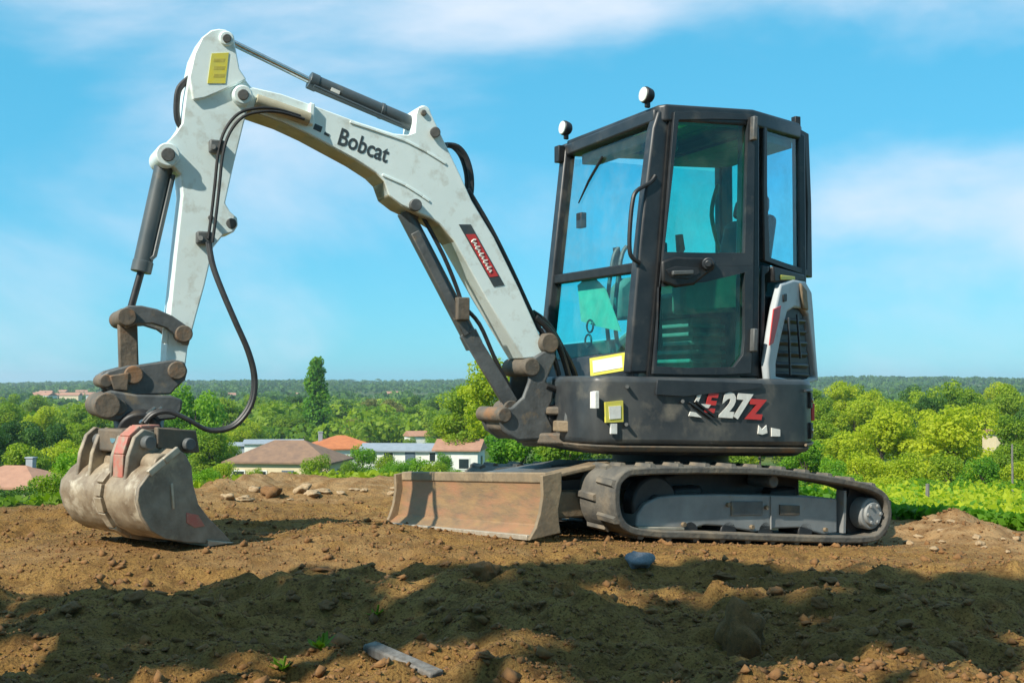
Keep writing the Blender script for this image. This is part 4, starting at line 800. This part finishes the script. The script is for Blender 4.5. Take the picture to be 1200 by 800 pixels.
def tree(name, label, px, ytop, depth, wpx, kind='round', colr='mid', group=None, hmin=None, base=None, cat='tree'):
    global VC; VC += 1
    x = (px - 600) / F * depth; y = depth; zt_ = EYE + (HZ - ytop) * depth / F; zb_ = hs(x, y) if base is None else base
    h = max(zt_ - zb_, hmin or 1.0); r = wpx * depth / F / 2 * (1.15 if kind in ('round', 'wide') else 1)
    hc = h if kind == 'poplar' else min(h, r * {'round': 2.3, 'wide': 1.75, 'bush': 1.9}[kind])
    if group and '%s' in label: label = label % ({'mid': 'mid green', 'dark': 'dark green', 'yellow': 'yellow green', 'bright': 'bright green', 'olive': 'olive brown'}[colr] + {'round': ' rounded', 'wide': ' spreading', 'bush': ' bushy', 'poplar': ' slender'}[kind])
    cme, tme = proto(kind, colr, VC % 2 if kind != 'poplar' else 0)
    e = bpy.data.objects.new(name, None); e.empty_display_size = .5; col.objects.link(e); e.location = (x, y, zb_); e.rotation_euler = (0, 0, random.uniform(0, 6.28))
    for nm_, me in (('trunk', tme), ('crown', cme)):
        o = bpy.data.objects.new(nm_, me); col.objects.link(o); o.parent = e; o.scale = (r, r, hc) if nm_ == 'crown' else (r * .8, r * .8, h)
        if nm_ == 'crown': o.location = (0, 0, h - hc)
    tag(e, label, cat, group); return e
# named trees of the valley
tree('poplar_tree', 'tall slender poplar rising alone above the valley trees', 372, 419, 330, 50, 'poplar', 'bright')
tree('leafy_tree', 'dense bright green round tree behind the excavator\'s bucket hoses', 230, 447, 150, 84, 'round', 'bright')
tree('leafy_tree', 'yellow green leafy tree behind the foot of the excavator boom', 585, 418, 95, 95, 'wide', 'yellow')
tree('leafy_tree', 'broad bright green tree beside the white house, behind the dozer blade', 540, 452, 130, 75, 'wide', 'mid')
tree('leafy_tree', 'deep green tree low behind the dozer blade arms', 612, 490, 70, 90, 'wide', 'bright')
tree('leafy_tree', 'leafy green tree filling the gap under the excavator body', 668, 500, 62, 90, 'wide', 'mid')
for px, yt, dp, w, lb in ((1032, 481, 95, 92, 'broad yellow green tree rising behind the rear end of the track'), (1122, 477, 92, 108, 'widest yellow green tree in front of the wooded ridge past the tracks'), (985, 505, 100, 80, 'yellow green tree close behind the rear of the excavator body')):
    tree('leafy_tree', lb, px, yt, dp, w, 'wide', 'yellow', 'yellow green trees past the tracks')
tree('leafy_tree', 'tall rounded mid green tree standing highest against the right-hand skyline ridge', 1115, 444, 210, 70, 'round', 'mid')
for px, yt, dp, w, kd, cl in ((950, 452, 190, 46, 'round', 'mid'), (985, 447, 205, 52, 'wide', 'yellow'), (1020, 458, 180, 56, 'wide', 'yellow'), (1062, 456, 190, 60, 'round', 'mid'), (1090, 462, 160, 46, 'round', 'dark'), (1150, 453, 185, 54, 'round', 'mid'), (1188, 451, 175, 60, 'wide', 'mid'), (1205, 470, 130, 54, 'round', 'dark'), (965, 470, 150, 56, 'wide', 'mid'), (1075, 450, 260, 54, 'round', 'dark'), (1168, 448, 280, 50, 'wide', 'yellow'), (1015, 449, 270, 50, 'round', 'mid'), (965, 492, 120, 60, 'wide', 'mid'), (1190, 487, 110, 60, 'wide', 'mid'), (942, 515, 80, 60, 'wide', 'bright'), (975, 535, 62, 56, 'bush', 'bright'), (1180, 520, 78, 60, 'wide', 'mid'), (940, 475, 150, 60, 'wide', 'yellow'), (1000, 468, 150, 70, 'wide', 'yellow'), (1050, 470, 140, 66, 'wide', 'yellow'), (1095, 480, 125, 60, 'wide', 'yellow'), (1150, 474, 140, 60, 'wide', 'yellow'), (955, 525, 85, 70, 'wide', 'yellow'), (1010, 530, 75, 76, 'bush', 'yellow'), (1060, 530, 74, 80, 'bush', 'yellow'), (1110, 530, 76, 70, 'bush', 'mid'), (1150, 535, 72, 70, 'bush', 'bright'), (1200, 538, 70, 70, 'bush', 'yellow'), (985, 552, 55, 70, 'bush', 'bright'), (1040, 556, 52, 70, 'bush', 'yellow'), (1085, 560, 50, 66, 'bush', 'bright'), (1130, 562, 48, 70, 'bush', 'bright'), (1180, 562, 47, 70, 'bush', 'bright')):
    tree('leafy_tree', '%s tree of the dense wood behind the broad yellow green trees', px, yt, dp, w, kd, cl, 'trees of the wood past the tracks')
lt = '%s tree among the valley trees beyond the bucket'
for px, yt, dp, w, kd, cl in ((10, 472, 230, 60, 'wide', 'mid'), (48, 476, 220, 56, 'wide', 'yellow'), (90, 470, 240, 60, 'round', 'mid'), (20, 490, 150, 56, 'round', 'dark'), (58, 497, 140, 64, 'wide', 'dark'), (98, 492, 150, 52, 'round', 'mid'), (-15, 500, 130, 56, 'wide', 'dark'), (30, 519, 105, 70, 'wide', 'mid'), (75, 517, 110, 66, 'wide', 'yellow'), (112, 508, 120, 50, 'wide', 'mid'), (5, 460, 380, 40, 'round', 'mid'), (40, 463, 400, 44, 'wide', 'mid'), (120, 480, 200, 44, 'wide', 'mid')):
    tree('leafy_tree', lt, px, yt, dp, w, kd, cl, 'valley trees beyond the bucket')
for px, yt, dp, w, kd, cl in ((262, 466, 260, 50, 'wide', 'mid'), (250, 502, 125, 66, 'wide', 'mid'), (290, 487, 300, 52, 'wide', 'yellow'), (318, 468, 380, 40, 'round', 'mid'), (300, 462, 450, 44, 'wide', 'mid'), (338, 486, 330, 46, 'wide', 'mid'), (345, 462, 480, 34, 'round', 'dark'), (405, 470, 400, 46, 'wide', 'dark'), (420, 490, 330, 44, 'wide', 'olive'), (440, 466, 480, 44, 'round', 'olive'), (462, 468, 450, 44, 'wide', 'olive'), (455, 488, 330, 40, 'wide', 'mid'), (490, 474, 380, 52, 'round', 'mid'), (478, 462, 520, 36, 'round', 'dark'), (508, 466, 460, 40, 'wide', 'dark'), (515, 484, 300, 50, 'wide', 'mid'), (395, 492, 360, 40, 'wide', 'dark'), (278, 500, 240, 50, 'wide', 'yellow'), (535, 470, 400, 40, 'wide', 'mid'), (555, 462, 440, 40, 'round', 'mid')):
    tree('leafy_tree', '%s tree in the valley wood behind the houses', px, yt, dp, w, kd, cl, 'valley trees behind the houses')
rg = np.random.default_rng(41)
for i in range(22):
    dp = rg.uniform(95, 330)
    tree('leafy_tree', '%s tree of the wood standing behind the excavator cab', rg.uniform(625, 930), 455 + 3800 / dp + rg.uniform(-6, 6), dp, rg.uniform(52, 84), ('wide', 'round', 'wide')[i % 3], ('mid', 'yellow', 'mid', 'dark')[i % 4], 'trees behind the excavator cab')
# garden shrubs round the houses
for px, yt, dp, w, cl in ((372, 533, 105, 52, 'mid'), (425, 522, 125, 56, 'bright'), (460, 540, 105, 44, 'bright'), (495, 536, 108, 48, 'bright'), (515, 540, 106, 32, 'mid'), (440, 548, 95, 40, 'bright'), (395, 555, 90, 40, 'bright'), (335, 556, 98, 34, 'mid'), (310, 524, 160, 36, 'mid'), (275, 519, 160, 40, 'mid'), (345, 521, 165, 26, 'bright'), (266, 540, 105, 46, 'yellow'), (248, 552, 90, 40, 'bright'), (480, 512, 250, 30, 'mid'), (508, 513, 255, 30, 'bright'), (470, 541, 100, 40, 'bright'), (410, 540, 104, 40, 'mid'), (532, 548, 100, 34, 'bright'), (300, 548, 108, 30, 'mid'), (450, 532, 118, 44, 'mid'), (478, 537, 112, 40, 'bright'), (505, 541, 104, 46, 'mid'), (520, 530, 116, 26, 'bright')):
    tree('garden_shrub', '%s garden shrub growing beside the houses', px, yt, dp, w, 'bush', cl, 'garden shrubs beside the houses', cat='shrub')
for px, yt, dp, w, cl in ((90, 528, 42, 80, 'bright'), (122, 545, 34, 70, 'bright'), (60, 552, 30, 76, 'mid'), (20, 570, 24, 80, 'dark'), (92, 566, 25, 84, 'bright'), (48, 583, 20, 84, 'mid'), (2, 590, 17, 70, 'dark'), (118, 590, 19, 56, 'bright'), (150, 570, 24, 60, 'mid'), (240, 560, 26, 44, 'bright')):
    tree('hillside_shrub', '%s shrub on the slope just below the earth\'s edge by the bucket', px, yt, dp, w, 'bush', cl, 'shrubs on the slope by the bucket', cat='shrub')
# low vegetation on the slope past the tracks: uncountable
def cover(name, label, a0, a1, r0, r1, n, leaf, hh, m, seed):
    rg = np.random.default_rng(seed); r = np.exp(rg.uniform(math.log(r0), math.log(r1), n)); a = np.radians(rg.uniform(a0, a1, n)); x = r * np.sin(a); y = r * np.cos(a)
    zz = H(x, y, False); bump = .35 + .65 * np.clip(.5 + 1.1 * fbm(x / 1.4, y / 1.4, seed, 3), 0, 1)
    keep = (r - edge_r(x, y)) > .35; up = rg.random(n) ** .6
    C = np.stack([x, y, zz + hh * bump * up * np.clip((r - edge_r(x, y)) / 40, .12, 1)], -1)[keep]; n = len(C)
    o = leaf_obj(name, [leaves(C, rg.normal(size=(n, 3)) * .7 + np.array([0, -.2, .6]), leaf * (1 + r[keep] / 22), np.clip(.5 + 1.1 * fbm(x / 3, y / 3, seed + 9, 3), 0, 1)[keep], rg)], G[m])
    tag(o, label, 'undergrowth', kind='stuff')
cover('undergrowth', 'low bright green undergrowth on the slope past the tracks', 13, 34, 8, 75, 90000, .06, 1.1, 'bright', 5)
cover('undergrowth', 'yellow green weeds mixed into the slope past the tracks', 15, 34, 15, 80, 22000, .06, 1.5, 'yellow', 6)
cover('undergrowth', 'low green undergrowth on the slope beyond the bucket', -40, 13, 7.2, 60, 60000, .05, .7, 'mid', 7)
# far woods that read as one mass
def woods(name, label, r0, r1, n, hgt, rad0, per, leaf, m, seed, a0=-42, a1=42):
    rg = np.random.default_rng(seed); r = np.sqrt(rg.uniform(r0 ** 2, r1 ** 2, n)); a = np.radians(rg.uniform(a0, a1, n)); x = r * np.sin(a); y = r * np.cos(a)
    k = fbm(x / 160, y / 220, seed + 3, 3) > -.16; x, y, r = x[k], y[k], r[k]; n = len(x); z = H(x, y, False)
    hh = hgt * rg.uniform(.6, 1.25, n); rr = rad0 * rg.uniform(.7, 1.3, n)
    d = rg.normal(size=(n, per, 3)); d /= np.linalg.norm(d, axis=2, keepdims=True); d[..., 2] = np.abs(d[..., 2]) * 1.0 - .15
    C = np.stack([x, y, z + hh * .45], -1)[:, None] + d * np.stack([rr, rr, hh * .55], -1)[:, None]
    tv = np.clip(rg.uniform(.1, .9, n)[:, None] + rg.normal(size=(n, per)) * .1, 0, 1)
    o = leaf_obj(name, [leaves(C.reshape(-1, 3), (d + rg.normal(size=d.shape) * .5).reshape(-1, 3), leaf, tv.ravel(), rg, .9)], G[m])
    tag(o, label, 'woodland', kind='stuff')
woods('valley_woodland', 'mixed green woodland covering the valley floor', 290, 800, 2600, 11, 5.0, 110, 1.5, 'mid', 101)
woods('valley_woodland', 'yellow green patches in the woodland of the valley', 260, 800, 1000, 10, 5.0, 110, 1.5, 'yellow', 102)
woods('ridge_woodland', 'dark green wooded ridges along the horizon', 800, 3600, 8000, 12, 12, 36, 5.5, 'dark', 103)

# ------------------------------------------------------------ houses
M['cream'] = mat('cream_render', (.66, .55, .36), (.58, .47, .30), .6, .85, bump=.05, bscale=10)
M['wwhite'] = mat('white_render', (.74, .73, .68), (.64, .63, .58), .6, .85)
M['tbrown'] = mat('brown_roof_tiles', (.26, .155, .095), (.18, .11, .075), 1.5, .9, bump=.4, bscale=6)
M['torange'] = mat('orange_roof_tiles', (.50, .17, .06), (.40, .13, .05), 1.5, .9, bump=.4, bscale=6)
M['tpink'] = mat('faded_roof_tiles', (.42, .22, .14), (.33, .17, .11), 1.5, .9, bump=.4, bscale=6)
M['tgrey'] = mat('grey_sheet_roof', (.30, .33, .36), (.24, .27, .30), 1.5, .6)
M['shut'] = mat('blue_grey_shutters', (.10, .14, .18), (.08, .11, .14), 3, .6)
M['pane'] = mat('dark_window_pane', (.02, .03, .035), (.03, .04, .045), 3, .08)
def housef(label, px, ybase, depth, w, d, hw, hr, yaw, wall, roof_, hip=True, chim=None, win=3, cat='house', group=None, name='house'):
    x = (px - 600) / F * depth; zb_ = EYE + (HZ - ybase) * depth / F; zg = hs(x, depth)
    e = empty(name, (x, depth, min(zg, zb_) - .1)); tag(e, label, cat, group)
    c, s = math.cos(R(yaw)), math.sin(R(yaw)); ux, uy = Vector((c, s, 0)), Vector((-s, c, 0)); o = Vector((x, depth, 0)); P = lambda a, b, z: o + ux * a + uy * b + UPZ * (zb_ + z)
    low = min(zg - zb_, 0) - .5; wd = w / 2; dd = d / 2
    part('wall', wall, e, 0, lambda b: b.prism([P(a, q_, low) for a, q_ in ((-wd, -dd), (wd, -dd), (wd, dd), (-wd, dd))], [P(a, q_, hw) for a, q_ in ((-wd, -dd), (wd, -dd), (wd, dd), (-wd, dd))]))
    ov = .35; W, D = wd + ov, dd + ov; k = min(W * .9, D) if hip else (W if hr > 0 else W)
    def rf(b):
        r0 = [P(-W, -D, hw), P(W, -D, hw), P(W, D, hw), P(-W, D, hw), P(-W + (k if hip else 0), 0, hw + hr), P(W - (k if hip else 0), 0, hw + hr)]
        lo = [p - UPZ * .16 for p in r0[:4]]
        b.add(r0 + lo, [(0, 1, 5, 4), (2, 3, 4, 5), (1, 2, 5), (3, 0, 4), (6, 9, 8, 7), (0, 6, 7, 1), (1, 7, 8, 2), (2, 8, 9, 3), (3, 9, 6, 0)])
    ro = part('roof', roof_, e, 0, rf, smooth=False)
    if chim is not None: part('chimney', 'tgrey', ro, .02, lambda b: (b.box(P(chim, .4, hw + hr * .75), ux * .26, uy * .22, UPZ * .75), b.box(P(chim, .4, hw + hr * .75 + .80), ux * .32, uy * .28, UPZ * .05)))
    if hw < 2.2: return e
    for i in range(win):
        a = -wd + (i + .5 + .15 * math.sin(i * 5)) * w / win; isd = (i == win // 2 and win > 2); z0, z1, hw_ = (0.05, 2.05, .5) if isd else (.95, 2.05, .55)
        f = part('door' if isd else 'window', 'wwhite' if not isd else 'shut', e, 0, lambda b: b.box(P(a, -dd - .02, (z0 + z1) / 2), ux * (hw_ + .08), uy * .05, UPZ * ((z1 - z0) / 2 + .08)))
        part('door_panel' if isd else 'pane', 'shut' if isd else 'pane', f, 0, lambda b: b.box(P(a, -dd - .06, (z0 + z1) / 2), ux * (hw_ - .02), uy * .03, UPZ * ((z1 - z0) / 2 - .04)))
    for sd in (1, -1):
        f = part('window', 'shut', e, 0, lambda b: b.box(P(sd * (wd + .02), 0, 1.5), uy * .6, ux * .05, UPZ * .65)); part('pane', 'pane', f, 0, lambda b: b.box(P(sd * (wd + .06), 0, 1.5), uy * .5, ux * .03, UPZ * .55))
    return e
housef('cream walled house with a brown hipped roof beyond the edge of the earth', 340, 573, 112, 10.0, 7, 2.9, 1.9, -8, 'cream', 'tbrown', True, None, 4)
housef('house with an orange tiled roof and chimney behind the cream walled house', 400, 550, 150, 9.0, 8, 3.0, 1.5, 14, 'wwhite', 'torange', True, -2.6, 3)
housef('long low white house with a faded roof behind the dozer blade', 487, 548, 138, 12.0, 6, 2.3, .7, -3, 'wwhite', 'tgrey', False, None, 5)
housef('small white house with a pinkish tiled roof beside the long low house', 540, 556, 128, 4.6, 7, 3.0, 1.0, -5, 'wwhite', 'tpink', False, None, 2)
housef('low grey roofed shed with pale wall among the shrubs', 322, 527, 200, 9.5, 5, 1.3, .6, 6, 'wwhite', 'tgrey', False, None, 2, 'shed', None, 'shed')
housef('grey blue roofed outbuilding beside the low shed', 291, 530, 215, 6.0, 5, 1.5, .5, 6, 'tgrey', 'tgrey', False, None, 2, 'shed', None, 'shed')
housef('small white house with a brown roof deep among the valley trees', 493, 516, 300, 7.0, 6, 1.4, 1.2, 20, 'wwhite', 'tpink', False, None, 2)
housef('house with a faded orange roof and grey chimney below the slope shrubs', 20, 574, 78, 6.6, 5, .5, 1.2, -12, 'cream', 'tpink', True, .9, 2)
housef('pale walled building half hidden in the wood behind the yellow green trees', 1166, 509, 125, 1.6, 3, .45, .12, 5, 'cream', 'tpink', False, None, 1)
rg = np.random.default_rng(19)
hw0 = None
for i in range(22):
    px = rg.uniform(45, 116) if i < 18 else (270, 345, 940, 460)[i - 18]; dp = rg.uniform(950, 1500) if i < 18 else 1300; py = 462 + (1500 - dp) / 550 * 14 + rg.uniform(-2, 2)
    x = (px - 600) / F * dp; z = hs(x, dp) + 7
    e = empty('distant_house', (x, dp, z - 7)); b = MB(); w_ = rg.uniform(5, 9); a = rg.uniform(-.5, .5); ux, uy = Vector((math.cos(a), math.sin(a), 0)), Vector((-math.sin(a), math.cos(a), 0)); o = Vector((x, dp, z - 8))
    part('wall', 'wwhite' if i % 3 else 'cream', e, 0, lambda b: b.box(o + UPZ * 6, ux * w_, uy * 5, UPZ * 6))
    def rf(b):
        q_ = [o + ux * sx * (w_ + .5) + uy * sy * 5.5 + UPZ * 12.02 for sx, sy in ((-1, -1), (1, -1), (1, 1), (-1, 1))] + [o - ux * (w_ + .5) + UPZ * 14.5, o + ux * (w_ + .5) + UPZ * 14.5]
        b.add(q_, [(0, 1, 5, 4), (2, 3, 4, 5), (1, 2, 5), (3, 0, 4), (3, 2, 1, 0)])
    part('roof', 'tpink', e, 0, rf, smooth=False); tag(e, 'tiny pale house of the far town on the wooded ridge', 'house', 'houses of the far town')

# ------------------------------------------------------------ things lying on the earth
def rock_mesh(name, seed, rough=.28, sub=3, sq=(1, .85, .65)):
    bm = bmesh.new(); bmesh.ops.create_icosphere(bm, subdivisions=sub, radius=1)
    from mathutils import noise
    for v in bm.verts:
        p = v.co * 1.3 + Vector((seed * 7.1, 0, 0)); k = 1 + rough * noise.noise(p) * 1.6 + rough * .6 * noise.noise(p * 2.7) + .25 * rough * noise.noise(p * 7)
        v.co = Vector((v.co.x * sq[0], v.co.y * sq[1], v.co.z * sq[2])) * k
    me = bpy.data.meshes.new(name); bm.to_mesh(me); bm.free(); me.polygons.foreach_set('use_smooth', [True] * len(me.polygons)); return me
def ground_px(px, py):
    d = ray(px, py); t = np.arange(1.5, 14, .02); g = EYE + d.z * t - H(d.x * t, d.y * t); k = np.argmax(g < 0)
    return Vector((0, 0, EYE)) + d * float(t[k] if g[k] < 0 else t[-1])
rocks = {k: [rock_mesh(k, i + 3 * j, rgh) for i in range(4)] for j, (k, rgh) in enumerate((('clod', .42), ('stone', .30)))}
for k in rocks:
    for me in rocks[k]: me.materials.append(M[k])
def lump(kind, name, label, px, py, wpx, hgt=.75, group=None, m=None, cat='clod', i=0, sink=.42):
    p = ground_px(px, py); r = wpx * p.y / F / 2; me = rocks[kind][i % 4]
    if m: me = me.copy(); me.materials[0] = M[m]
    o = bpy.data.objects.new(name, me); col.objects.link(o); o.location = (p.x, p.y, hz(p.x, p.y) + r * hgt * (.65 - sink)); o.scale = (r, r, r * hgt * 1.2); o.rotation_euler = (random.uniform(-.2, .2), random.uniform(-.2, .2), random.uniform(0, 6.28)); tag(o, label, cat, group); return o
lump('clod', 'earth_clod', 'tall upright clod of brown earth standing in the dappled shade', 866, 762, 62, 1.5, i=1)
lump('clod', 'earth_clod', 'rounded sunlit clod alone in the shade in front of the blade', 568, 676, 34, .9, i=2)
lump('stone', 'stone', 'smooth blue grey stone lying in the shade in front of the track', 750, 664, 36, .7, m='bluestone', cat='stone', i=0)
lump('clod', 'earth_clod', 'large brown clod on the far edge behind the bucket', 318, 581, 26, .9, i=3)
rg = np.random.default_rng(77)
for i in range(30):
    px, py = rg.uniform(0, 1200), rg.uniform(655, 795)
    lump('clod', 'earth_clod', ('flat crumbling' if i % 3 == 0 else 'small rough' if i % 3 == 1 else 'knobbly brown') + ' clod of earth in the dappled foreground', px, py, rg.uniform(10, 30) * (py / 800), rg.uniform(.35, .7), 'clods in the dappled foreground', i=i)
for i in range(16):
    px, py = rg.uniform(0, 520), rg.uniform(596, 655)
    lump('clod', 'earth_clod', 'small dry clod on the sunlit earth around the bucket', px, py, rg.uniform(5, 12), rg.uniform(.4, .7), 'clods around the bucket', i=i)
for px, py, w in ((268, 584, 22), (285, 581, 26), (300, 578, 22), (352, 577, 24), (366, 574, 30), (384, 576, 26), (402, 575, 18), (432, 576, 22), (452, 575, 26), (470, 576, 18), (412, 577, 16), (340, 580, 16)):
    lump('clod', 'rubble_stone', 'pale rubble stone along the far edge of the earth behind the bucket', px + random.uniform(-7, 7), py + random.uniform(-3, 6), w * random.uniform(.35, .85), random.uniform(.4, .8), 'pale rubble along the far edge', cat='stone', i=int(px), m='stone')
for i in range(18):
    px, py = rg.uniform(1060, 1200), rg.uniform(604, 650)
    lump('stone', 'rubble_stone', 'small pale stone on the earth mound past the tracks', px, py, rg.uniform(6, 14), .7, 'pale stones past the tracks', cat='stone', i=i)
# crumbs too small to count
def crumbs(n, seed):
    rg = np.random.default_rng(seed); a = np.radians(rg.uniform(-32, 32, n)); r = np.exp(rg.uniform(math.log(2.3), math.log(9), n)); x, y = r * np.sin(a), r * np.cos(a); k = (r < edge_r(x, y) - .1); x, y = x[k], y[k]; n = len(x); z = H(x, y)
    s = rg.uniform(.003, .007, n) * (1 + 3.0 * rg.random(n) ** 12); base = np.array([[1, 0, 0], [-1, 0, 0], [0, 1, 0], [0, -1, 0], [0, 0, 1], [0, 0, -1]], float)
    V = np.stack([x, y, z + s * .3], -1)[:, None] + (base[None] + rg.normal(size=(n, 6, 3)) * .28) * s[:, None, None] * np.array([1, 1, .8])
    tri = np.array([[0, 2, 4], [2, 1, 4], [1, 3, 4], [3, 0, 4], [2, 0, 5], [1, 2, 5], [3, 1, 5], [0, 3, 5]])
    me = npmesh('soil_crumbs', V.reshape(-1, 3), (tri[None] + 6 * np.arange(n)[:, None, None]).reshape(-1, 3)); me.materials.append(M['clod']); o = bpy.data.objects.new('soil_crumbs', me); col.objects.link(o); tag(o, 'loose crumbs of brown earth scattered over the ground', 'soil', kind='stuff')
crumbs(26000, 3)
def weed(px, py, label, n=9, size=.09, seed=1):
    p = ground_px(px, py); rg = np.random.default_rng(seed); e = empty('weed', (p.x, p.y, hz(p.x, p.y))); tag(e, label, 'weed')
    mk = G['mid']
    for i in range(n):
        a = i * 2.4; l = size * rg.uniform(.6, 1.2); d = Vector((math.cos(a), math.sin(a), rg.uniform(.3, 1.1))).normalized(); s = d.cross(UPZ).normalized() * l * .22; o = Vector(e['o'])
        part('leaf', mk, e, 0, lambda b: b.add([o, o + d * l * .5 + s, o + d * l, o + d * l * .5 - s], [(0, 1, 2, 3)]))
    part('stem', mk, e, 0, lambda b: b.tube([Vector(e['o']) - UPZ * .02, Vector(e['o']) + Vector((.01, 0, size * .8))], .004, 5))
weed(440, 722, 'thin green seedling on a sunlit clod before the blade', 6, .045, 1)
weed(375, 764, 'small leafy green weed in the foreground shade', 13, .055, 2)
weed(330, 792, 'pale green weed at the very front of the shaded earth', 10, .045, 3)
p0, p1 = ground_px(432, 762), ground_px(512, 796)
pk = MB(); pk.bar(Vector((p0.x, p0.y, hz(p0.x, p0.y) - .004)), Vector((p1.x, p1.y, hz(p1.x, p1.y) - .002)), .045, .03, (.2, -.3, 1))
tag(pk.build('broken_plank', 'wood', None, .006), 'pale broken plank lying on the shaded earth', 'plank')
def post(px, yb, yt, depth, label):
    x = (px - 600) / F * depth; zb_ = hs(x, depth); zt_ = EYE + (HZ - yt) * depth / F
    b = MB(); b.tube([(x, depth, zb_ - .3), (x + .02, depth, zt_)], [.05, .04], 8); tag(b.build('wooden_post', 'wood'), label, 'post')
post(1184, 560, 520, 46, 'slim pale post standing in the slope before the wood past the tracks')
post(1084, 598, 566, 24, 'short pale stake in the undergrowth past the tracks')

# ------------------------------------------------------------ unseen trees behind the camera: shadow casters, then others added to block skylight
def shade_tree(x, y, cz, rx, ry, rz, nc, per, r0, r1, label, seed):
    rg = np.random.default_rng(seed); zb_ = hs(x, y); e = empty('shade_tree', (x, y, zb_)); tag(e, label, 'tree')
    out = []
    for k in range(nc):
        d = rg.normal(size=3); d /= np.linalg.norm(d); c = np.array([d[0] * rx, d[1] * ry, cz + d[2] * rz]) * 1.0; f = rg.uniform(.25, .92); c = np.array([d[0] * rx * f, d[1] * ry * f, cz + d[2] * rz * f])
        m_ = per; q_ = rg.normal(size=(m_, 3)); q_ /= np.linalg.norm(q_, axis=1, keepdims=True); rr = rg.uniform(r0, r1)
        P3 = c + q_ * rr * (rg.random(m_) ** .4)[:, None] * np.array([1, 1, .7])
        out.append(leaves(P3, q_ * .4 + rg.normal(size=(m_, 3)) * .5 + np.array([0, 0, .6]), .11 if cz < 7 else .24, np.clip(rg.uniform(.2, .8) + rg.normal(size=m_) * .12, 0, 1), rg))
    leaf_obj('crown', out, G['shade'], e)
    b = MB(); trunk_mesh(b, cz + rz * .4, .14 if cz < 7 else .3, .95, rx * 1.1 if cz < 7 else rx * .6, rg, 8); t = b.build('trunk', 'bark'); t.parent = e
OFF = lambda gx_, gy_, hh: (gx_ + sdir.x / sdir.z * hh, gy_ + sdir.y / sdir.z * hh)
for gx_, gy_, hh, rx, ry, rz, nc, per, r0, r1, sd in ((.30, 4.42, 3.6, 1.40, .20, .22, 36, 210, .16, .30, 1), (1.85, 4.15, 4.4, 1.05, .25, .25, 22, 200, .16, .30, 2), (-1.2, 3.75, 3.4, 1.0, .38, .30, 16, 190, .16, .30, 3), (.4, 3.4, 5.0, 2.1, .55, .4, 34, 190, .14, .30, 4), (-2.0, -2.4, 4.6, 2.6, 1.7, 1.3, 46, 260, .35, .6, 5), (2.4, -2.4, 5.2, 2.6, 1.8, 1.3, 46, 260, .35, .6, 6), (5.5, -1.0, 5.0, 2.4, 2.0, 1.4, 40, 260, .35, .6, 7), (-6.0, -1.0, 5.0, 2.4, 2.0, 1.4, 40, 260, .35, .6, 8), (9, -1.4, 5.0, 2.2, 1.6, 1.4, 40, 260, .35, .6, 9)):  # thin crowns cast the foreground shade; thick ones are added to block skylight
    x, y = OFF(gx_, gy_, hh - .2)
    shade_tree(x, y, hh - hs(x, y), rx, ry, rz, nc, per, r0, r1, 'unseen leafy tree that keeps sun and skylight off the foreground', sd)
shade_tree(1.5, -3.0, 11.0, 5.0, 4.6, 1.8, 130, 230, .6, 1.15, 'unseen leafy tree that keeps sun and skylight off the foreground', 21)  # added unseen tall trees; their crowns cut skylight to deepen the shade
shade_tree(10.5, -4.5, 9.0, 4.5, 4.0, 2.4, 100, 230, .6, 1.1, 'unseen leafy tree that keeps sun and skylight off the foreground', 22)
for o in bpy.data.objects:
    if o.name.startswith('shade_tree'): o['group'] = 'trees shading the foreground'
# ------------------------------------------------------------ haze
hb = MB(); hb.prism([(-4200, -60, -32), (4200, -60, -32), (4200, 4300, -32), (-4200, 4300, -32)], [(-4200, -60, 40), (4200, -60, 40), (4200, 4300, 40), (-4200, 4300, 40)])
ho = hb.build('haze', M['papyrus'], None, smooth=False)
hm = bpy.data.materials.new('haze_air'); hm.use_nodes = True; ht = hm.node_tree; ht.nodes.clear()
pv = N(ht, 'ShaderNodeVolumePrincipled'); pv.inputs['Color'].default_value = (.72, .86, 1, 1); pv.inputs['Density'].default_value = .00014; pv.inputs['Anisotropy'].default_value = .2
oo = N(ht, 'ShaderNodeOutputMaterial'); ht.links.new(pv.outputs[0], oo.inputs['Volume']); ho.data.materials.clear(); ho.data.materials.append(hm)
tag(ho, 'thin blue summer haze over the valley', 'haze', kind='stuff')
for o in bpy.data.objects:
    if 'o' in o: del o['o']
